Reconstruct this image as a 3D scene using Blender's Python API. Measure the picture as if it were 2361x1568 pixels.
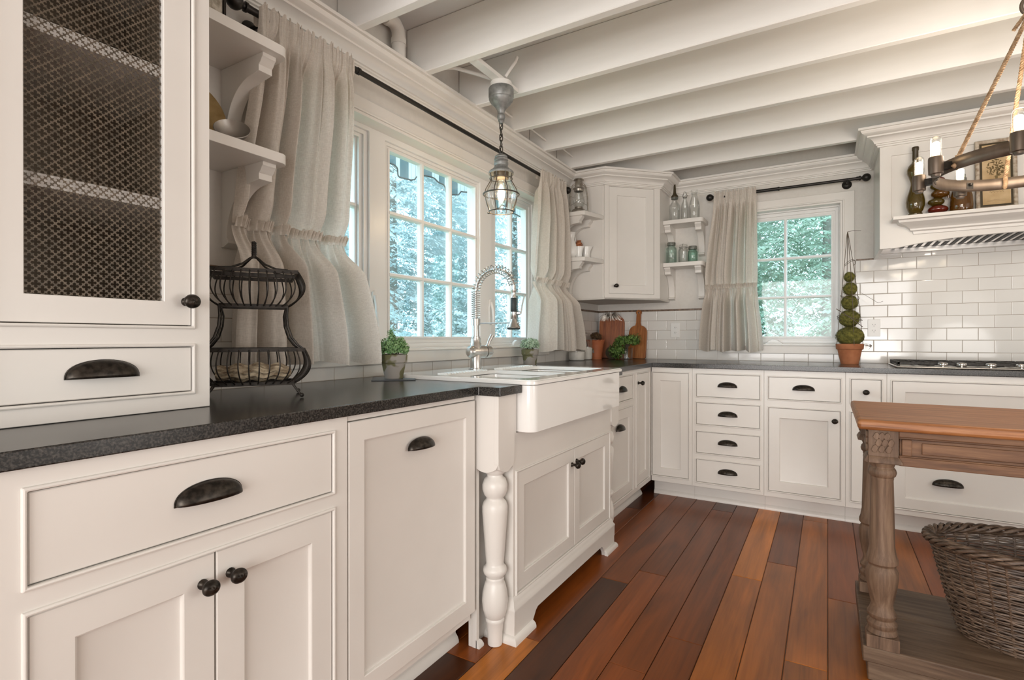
import bpy, bmesh, math, random
from math import sin, cos, pi, sqrt, radians, atan2, exp
from mathutils import Vector, Matrix
from mathutils.geometry import tessellate_polygon
random.seed(7)
S = bpy.context.scene
for o in list(bpy.data.objects): bpy.data.objects.remove(o)
COL = S.collection

# ------------------------------------------------------------------ camera, sky, lights, exposure
cd = bpy.data.cameras.new('camera'); cd.sensor_width = 36; cd.lens = 1218.5/2361*36; cd.clip_start = .02
cam = bpy.data.objects.new('camera', cd); COL.objects.link(cam); S.camera = cam
cam.location = (1.70, 0, 1.083); cam.rotation_euler = (radians(90-.166), 0, radians(30.83))
S.view_settings.view_transform = 'Standard'; S.view_settings.look = 'None'
S.view_settings.exposure = 0.36; S.view_settings.gamma = 1; S.view_settings.use_curve_mapping = False
w = bpy.data.worlds.new('sky'); S.world = w; w.use_nodes = True
bg = w.node_tree.nodes['Background']; bg.inputs[0].default_value = (.62, .84, 1.0, 1); bg.inputs[1].default_value = 5.2

def lamp(name, kind, loc, power, col, size=.1, rot=(0, 0, 0), size_y=None, spread=None):
    l = bpy.data.lights.new(name, kind); l.energy = power; l.color = col
    if kind == 'AREA':
        l.size = size
        if size_y: l.shape = 'RECTANGLE'; l.size_y = size_y
    elif kind == 'SUN': l.angle = size
    else: l.shadow_soft_size = size
    o = bpy.data.objects.new(name, l); COL.objects.link(o); o.location = loc; o.rotation_euler = rot
    return o
WARM = (1, .97, .93)
# added fill areas, no real source: behind the camera and along the right wall
lamp('fill_rear', 'AREA', (1.55, -2.9, 1.25), 112, (1, .985, .975), 2.8, (radians(90), 0, 0), 1.9)
lamp('fill_right', 'AREA', (4.9, 1.6, 1.6), 8, (1, .985, .97), 3.6, (0, radians(90), 0), 1.9)
lamp('fill_point', 'POINT', (3.1, .4, 1.35), 4, WARM, .30)  # this and the next three: added point fills, no fixture, brightening beams and walls
lamp('fill_point', 'POINT', (2.9, 1.3, .95), 15, WARM, .30)
lamp('fill_point', 'POINT', (2.3, -1.3, .85), 30, WARM, .35)
lamp('fill_point', 'POINT', (3.9, 2.2, 1.0), 13, WARM, .30)

# ------------------------------------------------------------------ materials
def nm(name):
    m = bpy.data.materials.new(name); m.use_nodes = True
    nt = m.node_tree; b = nt.nodes['Principled BSDF']
    return m, nt, b
def N(nt, t, **k):
    n = nt.nodes.new(t)
    for a, v in k.items(): setattr(n, a, v)
    return n
def pr(name, col, rough=.5, metal=0, **k):
    m, nt, b = nm(name)
    b.inputs['Base Color'].default_value = (*col, 1); b.inputs['Roughness'].default_value = rough; b.inputs['Metallic'].default_value = metal
    for a, v in k.items(): b.inputs[a.replace('_', ' ')].default_value = v
    return m
def noise_mat(name, c1, c2, scale=8, rough=.5, metal=0, detail=4, vec=(1, 1, 1), lo=.35, hi=.65, bump=0, bdist=.002, coord='Object', rough2=None):
    m, nt, b = nm(name); L = nt.links.new
    tc = N(nt, 'ShaderNodeTexCoord'); mp = N(nt, 'ShaderNodeMapping'); mp.inputs['Scale'].default_value = vec
    nz = N(nt, 'ShaderNodeTexNoise'); nz.inputs['Scale'].default_value = scale; nz.inputs['Detail'].default_value = detail
    cr = N(nt, 'ShaderNodeValToRGB'); cr.color_ramp.elements[0].position = lo; cr.color_ramp.elements[1].position = hi
    cr.color_ramp.elements[0].color = (*c1, 1); cr.color_ramp.elements[1].color = (*c2, 1)
    L(tc.outputs[coord], mp.inputs[0]); L(mp.outputs[0], nz.inputs['Vector']); L(nz.outputs[0], cr.inputs[0]); L(cr.outputs[0], b.inputs['Base Color'])
    b.inputs['Roughness'].default_value = rough; b.inputs['Metallic'].default_value = metal
    if rough2 is not None:
        mr = N(nt, 'ShaderNodeMapRange'); mr.inputs['To Min'].default_value = rough; mr.inputs['To Max'].default_value = rough2
        L(nz.outputs[0], mr.inputs[0]); L(mr.outputs[0], b.inputs['Roughness'])
    if bump:
        bp = N(nt, 'ShaderNodeBump'); bp.inputs['Strength'].default_value = bump; bp.inputs['Distance'].default_value = bdist
        L(nz.outputs[0], bp.inputs['Height']); L(bp.outputs[0], b.inputs['Normal'])
    return m
M = {}
M['paint'] = noise_mat('cabinet_paint', (.735, .705, .66), (.77, .74, .695), 3, .34, bump=.03, bdist=.0006)
M['trimpaint'] = noise_mat('trim_paint', (.765, .735, .69), (.795, .765, .72), 3, .38)
M['sash'] = pr('window_vinyl', (.80, .79, .77), .35)
M['wall'] = noise_mat('wall_paint', (.68, .65, .605), (.71, .68, .635), 40, .85, bump=.12, bdist=.0008)
M['beam'] = noise_mat('beam_paint', (.80, .785, .75), (.87, .855, .82), 2.2, .5, vec=(.6, 4, 4), bump=.10, bdist=.002)
M['deck'] = noise_mat('ceiling_paint', (.76, .75, .72), (.84, .83, .80), 2, .6)
M['granite'] = noise_mat('dark_granite', (.010, .009, .008), (.075, .068, .06), 260, .22, detail=3, lo=.42, hi=.72, bump=.05, bdist=.0004)
M['mesh'] = noise_mat('aged_bronze', (.07, .055, .038), (.13, .10, .07), 60, .42, .3)
M['bronze'] = noise_mat('oil_rubbed_bronze', (.018, .015, .012), (.055, .045, .036), 90, .36, .75, bump=.05, bdist=.0005)
M['iron'] = noise_mat('black_iron', (.012, .010, .008), (.035, .028, .022), 80, .5, .5)
M['rod'] = pr('rod_metal', (.035, .031, .028), .42, .7)
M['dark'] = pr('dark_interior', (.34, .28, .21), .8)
M['porcelain'] = pr('porcelain', (.86, .85, .82), .10, Coat_Weight=.5)
M['steel'] = noise_mat('brushed_nickel', (.50, .48, .45), (.62, .60, .57), 40, .26, 1, vec=(1, 1, .05))
M['stainless'] = noise_mat('stainless', (.55, .53, .50), (.66, .64, .61), 50, .30, 1, vec=(.05, 1, 1))
M['rubber'] = noise_mat('black_rubber', (.012, .018, .018), (.03, .04, .04), 300, .5)
M['galv'] = noise_mat('zinc', (.20, .205, .20), (.34, .345, .335), 35, .5, .55, bump=.2, bdist=.001)
M['chain'] = pr('chain_metal', (.10, .09, .08), .4, .8)
M['grey_metal'] = noise_mat('dark_weathered_band', (.10, .075, .055), (.17, .13, .10), 14, .42, .7, vec=(1, 1, .3))
M['castiron'] = noise_mat('cast_iron', (.02, .018, .016), (.05, .045, .04), 120, .6, .2)
M['terra'] = noise_mat('terracotta', (.34, .115, .045), (.47, .18, .08), 14, .85, bump=.25, bdist=.0015)
M['terra2'] = noise_mat('glazed_terracotta', (.42, .12, .045), (.50, .16, .065), 10, .55)
M['claygrey'] = noise_mat('mossy_clay', (.15, .145, .07), (.33, .31, .28), 13, .9, detail=2, lo=.46, hi=.50, bump=.5, bdist=.003)
M['ceramic'] = pr('white_ceramic', (.84, .83, .80), .16, Coat_Weight=.3)
M['plate'] = pr('outlet_plastic', (.80, .79, .76), .3)
M['slot'] = pr('outlet_slot', (.02, .02, .02), .6)
M['pipe'] = pr('pipe_paint', (.76, .74, .70), .45)
M['gold'] = noise_mat('tarnished_brass', (.22, .14, .05), (.36, .25, .11), 20, .45, .5)
M['pewter'] = pr('pewter', (.34, .31, .28), .34, .75)
M['knit'] = noise_mat('woven_cream', (.30, .26, .20), (.56, .50, .42), 70, .95, bump=.9, bdist=.006)
M['cloth'] = noise_mat('crinkled_burlap', (.17, .12, .07), (.50, .42, .30), 45, .95, vec=(1, 1, 2), bump=1, bdist=.012)
M['moss'] = noise_mat('moss', (.055, .055, .008), (.22, .20, .04), 60, .95, bump=1, bdist=.008, lo=.3, hi=.7)
M['twig'] = pr('twig', (.13, .10, .07), .8)
M['leaf'] = noise_mat('leaf', (.08, .22, .06), (.34, .52, .24), 45, .6, lo=.3, hi=.7)
M['leaf2'] = noise_mat('pale_leaf', (.22, .38, .22), (.60, .70, .55), 45, .6, lo=.3, hi=.7)
M['leaf3'] = noise_mat('dark_leaf', (.035, .085, .012), (.16, .27, .055), 45, .6, lo=.3, hi=.7)
M['brownleaf'] = noise_mat('dried_leaf', (.05, .028, .012), (.16, .09, .035), 60, .85)
M['amber'] = pr('amber_glass', (.14, .055, .006), .06, Transmission_Weight=.35, IOR=1.45, Coat_Weight=.6)
M['amber2'] = pr('olive_amber_glass', (.10, .065, .008), .06, Transmission_Weight=.35, IOR=1.45, Coat_Weight=.6)
M['redglass'] = pr('red_brown_glass', (.16, .015, .006), .06, Transmission_Weight=.3, IOR=1.45, Coat_Weight=.6)
M['blackseal'] = pr('dark_seal', (.045, .032, .012), .45)
M['rope'] = noise_mat('hemp_rope', (.20, .12, .06), (.40, .27, .16), 60, .9, bump=.6, bdist=.002)
M['strip'] = noise_mat('brown_liner', (.10, .06, .035), (.22, .14, .09), 60, .4)
M['brassy'] = pr('socket_metal', (.16, .13, .10), .4, .7)
M['lid'] = noise_mat('zinc_lid', (.16, .17, .15), (.28, .29, .26), 60, .5, .6)
M['chrome'] = pr('chrome', (.7, .68, .66), .12, 1)
M['lantern'] = noise_mat('lantern_tin', (.28, .25, .21), (.50, .47, .42), 30, .35, .8)
M['frameold'] = noise_mat('distressed_frame', (.22, .14, .08), (.52, .45, .36), 40, .7, lo=.3, hi=.6)
M['grass'] = noise_mat('grass', (.10, .16, .05), (.20, .28, .10), 5, .95)
M['bark'] = noise_mat('bark', (.22, .20, .17), (.34, .31, .27), 9, .95)
M['flour'] = noise_mat('flour', (.78, .75, .70), (.86, .83, .78), 30, .95)
M['trivet'] = pr('slate', (.05, .055, .06), .35)

def wood(name, c1, c2, c3, rough=.5, axis=(1, 14, 14), bump=.25):
    m, nt, b = nm(name); L = nt.links.new
    tc = N(nt, 'ShaderNodeTexCoord'); mp = N(nt, 'ShaderNodeMapping'); mp.inputs['Scale'].default_value = axis
    n1 = N(nt, 'ShaderNodeTexNoise'); n1.inputs['Scale'].default_value = 3.2; n1.inputs['Detail'].default_value = 8; n1.inputs['Roughness'].default_value = .65
    n1.inputs['Distortion'].default_value = .35
    cr = N(nt, 'ShaderNodeValToRGB'); e = cr.color_ramp.elements; e[0].position = .30; e[1].position = .70
    e[0].color = (*c1, 1); e[1].color = (*c3, 1); x = e.new(.5); x.color = (*c2, 1)
    L(tc.outputs['Object'], mp.inputs[0]); L(mp.outputs[0], n1.inputs['Vector']); L(n1.outputs[0], cr.inputs[0]); L(cr.outputs[0], b.inputs['Base Color'])
    b.inputs['Roughness'].default_value = rough
    bp = N(nt, 'ShaderNodeBump'); bp.inputs['Strength'].default_value = bump; bp.inputs['Distance'].default_value = .002
    L(n1.outputs[0], bp.inputs['Height']); L(bp.outputs[0], b.inputs['Normal'])
    return m
M['tabletop'] = wood('table_top_wood', (.12, .040, .011), (.29, .110, .034), (.43, .20, .080), .48, (1.2, 22, 22))
M['tablewood'] = wood('table_wood', (.055, .022, .008), (.13, .058, .024), (.21, .105, .048), .6, (1.2, 16, 16), .4)
M['legwood'] = wood('table_leg_wood', (.06, .032, .017), (.14, .082, .048), (.225, .145, .092), .65, (14, 14, 1.0), .5)
M['shelfwood'] = wood('table_shelf_wood', (.05, .027, .014), (.11, .066, .038), (.17, .112, .070), .6, (1.2, 16, 16), .4)
M['board'] = wood('cutting_board', (.17, .05, .012), (.34, .12, .03), (.46, .19, .06), .45, (20, 20, 1.5))
M['board2'] = wood('red_cutting_board', (.14, .035, .010), (.30, .085, .022), (.38, .13, .04), .45, (20, 20, 1.5))
M['wicker'] = wood('wicker', (.022, .012, .007), (.085, .052, .032), (.22, .145, .095), .5, (9, 9, 60), .3)

def glass_mat(name, tint=(.93, .98, 1), refl=.08, rough=0):
    m = bpy.data.materials.new(name); m.use_nodes = True; nt = m.node_tree; nt.nodes.clear(); L = nt.links.new
    o = N(nt, 'ShaderNodeOutputMaterial'); t = N(nt, 'ShaderNodeBsdfTransparent'); t.inputs[0].default_value = (*tint, 1)
    g = N(nt, 'ShaderNodeBsdfGlossy'); g.inputs['Roughness'].default_value = rough; mx = N(nt, 'ShaderNodeMixShader')
    lw = N(nt, 'ShaderNodeLayerWeight'); lw.inputs[0].default_value = .35
    mr = N(nt, 'ShaderNodeMapRange'); mr.inputs['To Min'].default_value = refl; mr.inputs['To Max'].default_value = .32
    L(lw.outputs['Fresnel'], mr.inputs[0]); L(mr.outputs[0], mx.inputs[0]); L(t.outputs[0], mx.inputs[1]); L(g.outputs[0], mx.inputs[2]); L(mx.outputs[0], o.inputs[0])
    return m
M['pane'] = glass_mat('window_glass', (.975, .995, 1), .012)
M['clear'] = glass_mat('clear_glass', (.985, .99, .985), .035)
M['aqua'] = glass_mat('aqua_glass', (.90, .955, .935), .05)
M['aquad'] = glass_mat('deep_aqua_glass', (.80, .92, .88), .05)

def emit(name, col, st):
    m = bpy.data.materials.new(name); m.use_nodes = True; nt = m.node_tree; nt.nodes.clear()
    o = N(nt, 'ShaderNodeOutputMaterial'); e = N(nt, 'ShaderNodeEmission'); e.inputs[0].default_value = (*col, 1); e.inputs[1].default_value = st
    nt.links.new(e.outputs[0], o.inputs[0]); return m
M['glow'] = emit('glowing_filament', (1, .78, .48), 8)

def linen(name, c1, c2, trans=.45):
    m = bpy.data.materials.new(name); m.use_nodes = True; nt = m.node_tree; nt.nodes.clear(); L = nt.links.new
    o = N(nt, 'ShaderNodeOutputMaterial'); tc = N(nt, 'ShaderNodeTexCoord')
    cols = []
    for sc in ((700, 700, 60), (60, 60, 900)):
        mp = N(nt, 'ShaderNodeMapping'); mp.inputs['Scale'].default_value = sc
        nz = N(nt, 'ShaderNodeTexNoise'); nz.inputs['Scale'].default_value = 1; nz.inputs['Detail'].default_value = 2
        L(tc.outputs['Object'], mp.inputs[0]); L(mp.outputs[0], nz.inputs['Vector']); cols.append(nz)
    ad = N(nt, 'ShaderNodeMath', operation='ADD'); L(cols[0].outputs[0], ad.inputs[0]); L(cols[1].outputs[0], ad.inputs[1])
    hf = N(nt, 'ShaderNodeMath', operation='MULTIPLY'); L(ad.outputs[0], hf.inputs[0]); hf.inputs[1].default_value = .5
    cr = N(nt, 'ShaderNodeValToRGB'); e = cr.color_ramp.elements; e[0].position = .38; e[1].position = .62; e[0].color = (*c1, 1); e[1].color = (*c2, 1)
    L(hf.outputs[0], cr.inputs[0])
    d = N(nt, 'ShaderNodeBsdfDiffuse'); t = N(nt, 'ShaderNodeBsdfTranslucent'); mx = N(nt, 'ShaderNodeMixShader'); mx.inputs[0].default_value = trans
    bp = N(nt, 'ShaderNodeBump'); bp.inputs['Strength'].default_value = .25; bp.inputs['Distance'].default_value = .001; L(hf.outputs[0], bp.inputs['Height'])
    L(bp.outputs[0], d.inputs['Normal'])
    L(cr.outputs[0], d.inputs[0]); L(cr.outputs[0], t.inputs[0]); L(d.outputs[0], mx.inputs[1]); L(t.outputs[0], mx.inputs[2]); L(mx.outputs[0], o.inputs[0])
    return m
M['linen'] = linen('linen', (.67, .61, .54), (.83, .77, .70), .32)

def foliage(name, c1, c2):
    m = bpy.data.materials.new(name); m.use_nodes = True; nt = m.node_tree; nt.nodes.clear(); L = nt.links.new
    o = N(nt, 'ShaderNodeOutputMaterial'); tc = N(nt, 'ShaderNodeTexCoord'); nz = N(nt, 'ShaderNodeTexNoise')
    nz.inputs['Scale'].default_value = 1.1; nz.inputs['Detail'].default_value = 3
    cr = N(nt, 'ShaderNodeValToRGB'); e = cr.color_ramp.elements; e[0].position = .35; e[1].position = .65; e[0].color = (*c1, 1); e[1].color = (*c2, 1)
    d = N(nt, 'ShaderNodeBsdfDiffuse'); t = N(nt, 'ShaderNodeBsdfTranslucent'); mx = N(nt, 'ShaderNodeMixShader'); mx.inputs[0].default_value = .58
    L(tc.outputs['Object'], nz.inputs['Vector']); L(nz.outputs[0], cr.inputs[0]); L(cr.outputs[0], d.inputs[0]); L(cr.outputs[0], t.inputs[0])
    L(d.outputs[0], mx.inputs[1]); L(t.outputs[0], mx.inputs[2]); L(mx.outputs[0], o.inputs[0]); return m
M['cedar'] = foliage('haze_tinted_cedar', (.50, .62, .62), (.80, .86, .86))  # pale blue-green puts bluish haze and overexposure into the leaf colour
M['cedar2'] = foliage('green_cedar_foliage', (.30, .42, .32), (.74, .79, .70))

def tile_mat():
    m, nt, b = nm('white_subway_tile'); L = nt.links.new
    tc = N(nt, 'ShaderNodeUVMap'); br = N(nt, 'ShaderNodeTexBrick'); br.offset = .5; br.squash = 1
    br.inputs['Color1'].default_value = (.755, .735, .70, 1); br.inputs['Color2'].default_value = (.725, .705, .67, 1); br.inputs['Mortar'].default_value = (.33, .27, .21, 1)
    br.inputs['Scale'].default_value = 1; br.inputs['Mortar Size'].default_value = .0011; br.inputs['Mortar Smooth'].default_value = .15; br.inputs['Bias'].default_value = 0
    br.inputs['Brick Width'].default_value = .1532; br.inputs['Row Height'].default_value = .0774
    br2 = N(nt, 'ShaderNodeTexBrick'); br2.offset = .5
    for k, v in (('Scale', 1), ('Mortar Size', .004), ('Mortar Smooth', 1), ('Brick Width', .1532), ('Row Height', .0774)): br2.inputs[k].default_value = v
    L(tc.outputs[0], br.inputs[0]); L(tc.outputs[0], br2.inputs[0]); L(br.outputs['Color'], b.inputs['Base Color'])
    bp = N(nt, 'ShaderNodeBump', invert=True); bp.inputs['Strength'].default_value = .6; bp.inputs['Distance'].default_value = .0014
    L(br2.outputs['Fac'], bp.inputs['Height']); L(bp.outputs[0], b.inputs['Normal'])
    mr = N(nt, 'ShaderNodeMapRange'); mr.inputs['To Min'].default_value = .07; mr.inputs['To Max'].default_value = .8
    L(br.outputs['Fac'], mr.inputs[0]); L(mr.outputs[0], b.inputs['Roughness']); return m
M['tile'] = tile_mat()

def floor_mat():
    m, nt, b = nm('hardwood_planks'); L = nt.links.new
    at = N(nt, 'ShaderNodeAttribute', attribute_name='plank'); tc = N(nt, 'ShaderNodeUVMap')
    mp = N(nt, 'ShaderNodeMapping'); mp.inputs['Scale'].default_value = (60, 2.2, 1)
    n1 = N(nt, 'ShaderNodeTexNoise'); n1.inputs['Scale'].default_value = 1; n1.inputs['Detail'].default_value = 6; n1.inputs['Roughness'].default_value = .6; n1.inputs['Distortion'].default_value = .8
    mp2 = N(nt, 'ShaderNodeMapping'); mp2.inputs['Scale'].default_value = (9, 1.3, 1)
    n2 = N(nt, 'ShaderNodeTexNoise'); n2.inputs['Scale'].default_value = 1; n2.inputs['Detail'].default_value = 3; n2.inputs['Distortion'].default_value = 1
    L(tc.outputs[0], mp.inputs[0]); L(mp.outputs[0], n1.inputs['Vector']); L(tc.outputs[0], mp2.inputs[0]); L(mp2.outputs[0], n2.inputs['Vector'])
    ad = N(nt, 'ShaderNodeMath', operation='MULTIPLY_ADD'); L(n1.outputs[0], ad.inputs[0]); ad.inputs[1].default_value = .55; L(n2.outputs[0], ad.inputs[2])
    mr = N(nt, 'ShaderNodeMapRange'); mr.inputs[1].default_value = .45; mr.inputs[2].default_value = 1.1; mr.inputs['To Min'].default_value = .45; mr.inputs['To Max'].default_value = 1.6
    L(ad.outputs[0], mr.inputs[0])
    vm = N(nt, 'ShaderNodeVectorMath', operation='SCALE'); L(at.outputs['Color'], vm.inputs[0]); L(mr.outputs[0], vm.inputs['Scale'])
    L(vm.outputs[0], b.inputs['Base Color']); b.inputs['Roughness'].default_value = .30; b.inputs['Specular IOR Level'].default_value = .35
    bp = N(nt, 'ShaderNodeBump'); bp.inputs['Strength'].default_value = .12; bp.inputs['Distance'].default_value = .001
    L(n1.outputs[0], bp.inputs['Height']); L(bp.outputs[0], b.inputs['Normal']); return m
M['floor'] = floor_mat()

# ------------------------------------------------------------------ mesh helpers
class MB:
    def __init__(s): s.v = []; s.f = []; s.T = None
    def add(s, vs, fs):
        n = len(s.v)
        if s.T is not None: vs = [tuple(s.T @ Vector(v)) for v in vs]
        s.v += [tuple(v) for v in vs]; s.f += [tuple(i+n for i in f) for f in fs]; return s
    def box(s, x0, x1, y0, y1, z0, z1):
        return s.add([(x, y, z) for z in (z0, z1) for y in (y0, y1) for x in (x0, x1)],
                     [(0, 2, 3, 1), (4, 5, 7, 6), (0, 1, 5, 4), (2, 6, 7, 3), (0, 4, 6, 2), (1, 3, 7, 5)])
    def lathe(s, prof, c=(0, 0, 0), seg=24, cap=True, sx=1, sy=1):
        vs = []; fs = []; n = len(prof)
        for r, z in prof:
            for k in range(seg):
                a = 2*pi*k/seg; vs.append((c[0]+r*cos(a)*sx, c[1]+r*sin(a)*sy, c[2]+z))
        for i in range(n-1):
            for k in range(seg):
                k2 = (k+1) % seg; fs.append((i*seg+k, i*seg+k2, (i+1)*seg+k2, (i+1)*seg+k))
        if cap: fs.append(tuple(reversed(range(seg)))); fs.append(tuple((n-1)*seg+k for k in range(seg)))
        return s.add(vs, fs)
    def tube(s, pts, r, seg=8, closed=False, cap=True, flat=None):
        P = [Vector(p) for p in pts]; n = len(P); R = r if isinstance(r, (list, tuple)) else [r]*n
        T = []
        for i in range(n):
            a = P[(i-1) % n] if (closed or i > 0) else P[i]; b = P[(i+1) % n] if (closed or i < n-1) else P[i]
            T.append((b-a).normalized())
        up = Vector((0, 0, 1)) if abs(T[0].z) < .9 else Vector((1, 0, 0))
        nrm = (up - T[0]*up.dot(T[0])).normalized(); vs = []; fs = []
        for i in range(n):
            nrm = (nrm - T[i]*nrm.dot(T[i])).normalized(); bn = T[i].cross(nrm)
            for k in range(seg):
                a = 2*pi*(k+.5)/seg
                fx = flat if flat else 1
                vs.append(tuple(P[i] + nrm*cos(a)*R[i]*fx + bn*sin(a)*R[i]))
        for i in range(n if closed else n-1):
            j = (i+1) % n
            for k in range(seg): k2 = (k+1) % seg; fs.append((i*seg+k, i*seg+k2, j*seg+k2, j*seg+k))
        if cap and not closed: fs.append(tuple(reversed(range(seg)))); fs.append(tuple((n-1)*seg+k for k in range(seg)))
        return s.add(vs, fs)
    def prism(s, outer, a, b, holes=(), ax='z'):
        # outer/holes: 2D loops; extruded from a to b along ax. ax z:(x,y) y:(x,z) x:(y,z)
        def m3(p, t): return (p[0], p[1], t) if ax == 'z' else ((p[0], t, p[1]) if ax == 'y' else (t, p[0], p[1]))
        loops = [list(outer)] + [list(h) for h in holes]; flat = [p for l in loops for p in l]
        tri = tessellate_polygon([[Vector((p[0], p[1], 0)) for p in l] for l in loops])
        n = len(flat); fs = []
        for t in tri: fs.append(tuple(t)); fs.append(tuple(i+n for i in reversed(t)))
        o = 0
        for l in loops:
            k = len(l)
            for i in range(k): j = (i+1) % k; fs.append((o+i, o+j, o+j+n, o+i+n))
            o += k
        return s.add([m3(p, a) for p in flat] + [m3(p, b) for p in flat], fs)
    def nested(s, x0, x1, z0, z1, loops, cap=True, ax='y'):
        # concentric rectangles (inset, depth) in the x-z plane (ax y) or x-y plane (ax z)
        vs = []; fs = []
        for d, y in loops:
            q = [(x0+d, z0+d), (x1-d, z0+d), (x1-d, z1-d), (x0+d, z1-d)]
            vs += [(a, y, b) for a, b in q] if ax == 'y' else [(a, b, y) for a, b in q]
        for i in range(len(loops)-1):
            for k in range(4): k2 = (k+1) % 4; fs.append((i*4+k, i*4+k2, (i+1)*4+k2, (i+1)*4+k))
        if cap: m = (len(loops)-1)*4; fs.append((m, m+1, m+2, m+3))
        return s.add(vs, fs)
    def moulding(s, path, prof, i0=0, i1=None, capends=True):
        # path 2D polyline; profile (distance to the right of travel, z)
        n = len(path); i1 = n-1 if i1 is None else i1; mit = []
        for i in range(n):
            ds = []
            if i > 0: ds.append((Vector(path[i])-Vector(path[i-1])).normalized())
            if i < n-1: ds.append((Vector(path[i+1])-Vector(path[i])).normalized())
            nn = [Vector((d.y, -d.x)) for d in ds]
            if len(nn) == 1: mit.append(nn[0])
            else: m = (nn[0]+nn[1]).normalized(); mit.append(m/max(.2, m.dot(nn[0])))
        k = len(prof); vs = []; fs = []
        for i in range(i0, i1+1):
            for d, z in prof: vs.append((path[i][0]+mit[i].x*d, path[i][1]+mit[i].y*d, z))
        for i in range(i1-i0):
            for j in range(k): j2 = (j+1) % k; fs.append((i*k+j, i*k+j2, (i+1)*k+j2, (i+1)*k+j))
        if capends: fs.append(tuple(range(k))); fs.append(tuple((i1-i0)*k+j for j in reversed(range(k))))
        return s.add(vs, fs)
    def grid(s, fn, nu, nv, closeu=False):
        vs = [fn(u/(nu if closeu else nu-1), v/(nv-1)) for v in range(nv) for u in range(nu)]; fs = []
        for v in range(nv-1):
            for u in range(nu if closeu else nu-1):
                u2 = (u+1) % nu; fs.append((v*nu+u, v*nu+u2, (v+1)*nu+u2, (v+1)*nu+u))
        return s.add(vs, fs)
    def build(s, name, mat, parent=None, smooth=30, bevel=0, bseg=2, solid=0, sub=0, loc=None, rotz=0):
        me = bpy.data.meshes.new(name); me.from_pydata(s.v, [], s.f); me.validate(); me.update()
        mats = mat if isinstance(mat, (list, tuple)) else [mat]
        for m in mats: me.materials.append(m)
        bm = bmesh.new(); bm.from_mesh(me); bmesh.ops.recalc_face_normals(bm, faces=bm.faces); bm.to_mesh(me); bm.free()
        if smooth:
            me.shade_smooth(); me.set_sharp_from_angle(angle=radians(smooth))
        o = bpy.data.objects.new(name, me); COL.objects.link(o)
        if parent: o.parent = parent
        if loc: o.location = loc
        if rotz: o.rotation_euler.z = rotz
        if solid: m = o.modifiers.new('s', 'SOLIDIFY'); m.thickness = solid; m.offset = 0
        if bevel:
            m = o.modifiers.new('b', 'BEVEL'); m.width = bevel; m.segments = bseg; m.limit_method = 'ANGLE'; m.angle_limit = radians(40)
            m.harden_normals = False
        if sub: m = o.modifiers.new('u', 'SUBSURF'); m.levels = sub; m.render_levels = sub
        return o
def thing(name, label, cat, loc=(0, 0, 0), rotz=0, group=None):
    o = bpy.data.objects.new(name, None); COL.objects.link(o); o.location = loc; o.rotation_euler.z = rotz
    o['label'] = label; o['category'] = cat
    if group: o['group'] = group
    return o
def tag(o, label, cat, group=None, kind=None):
    o['label'] = label; o['category'] = cat
    if group: o['group'] = group
    if kind: o['kind'] = kind
    return o
def struct(o, label=None):
    o['kind'] = 'structure'
    if label: o['label'] = label
    return o
def lab(o, l): o['label'] = l; return o
def rrect(x0, x1, y0, y1, r, seg=5):
    p = []
    for cx, cy, a in ((x1-r, y0+r, -90), (x1-r, y1-r, 0), (x0+r, y1-r, 90), (x0+r, y0+r, 180)):
        for k in range(seg+1): t = radians(a+90*k/seg); p.append((cx+r*cos(t), cy+r*sin(t)))
    return p
def uv_planar(o, u0=0, v0=0, mode='xz'):
    me = o.data; uv = me.uv_layers.new(name='UVMap')
    for l in me.loops:
        c = me.vertices[l.vertex_index].co
        uv.data[l.index].uv = ((c.x if mode == 'xz' else c.y)-u0, c.z-v0)

# ------------------------------------------------------------------ the setting
LR = radians(90)   # local x runs along +Y, local front faces +X
BY = 4.30
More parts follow.
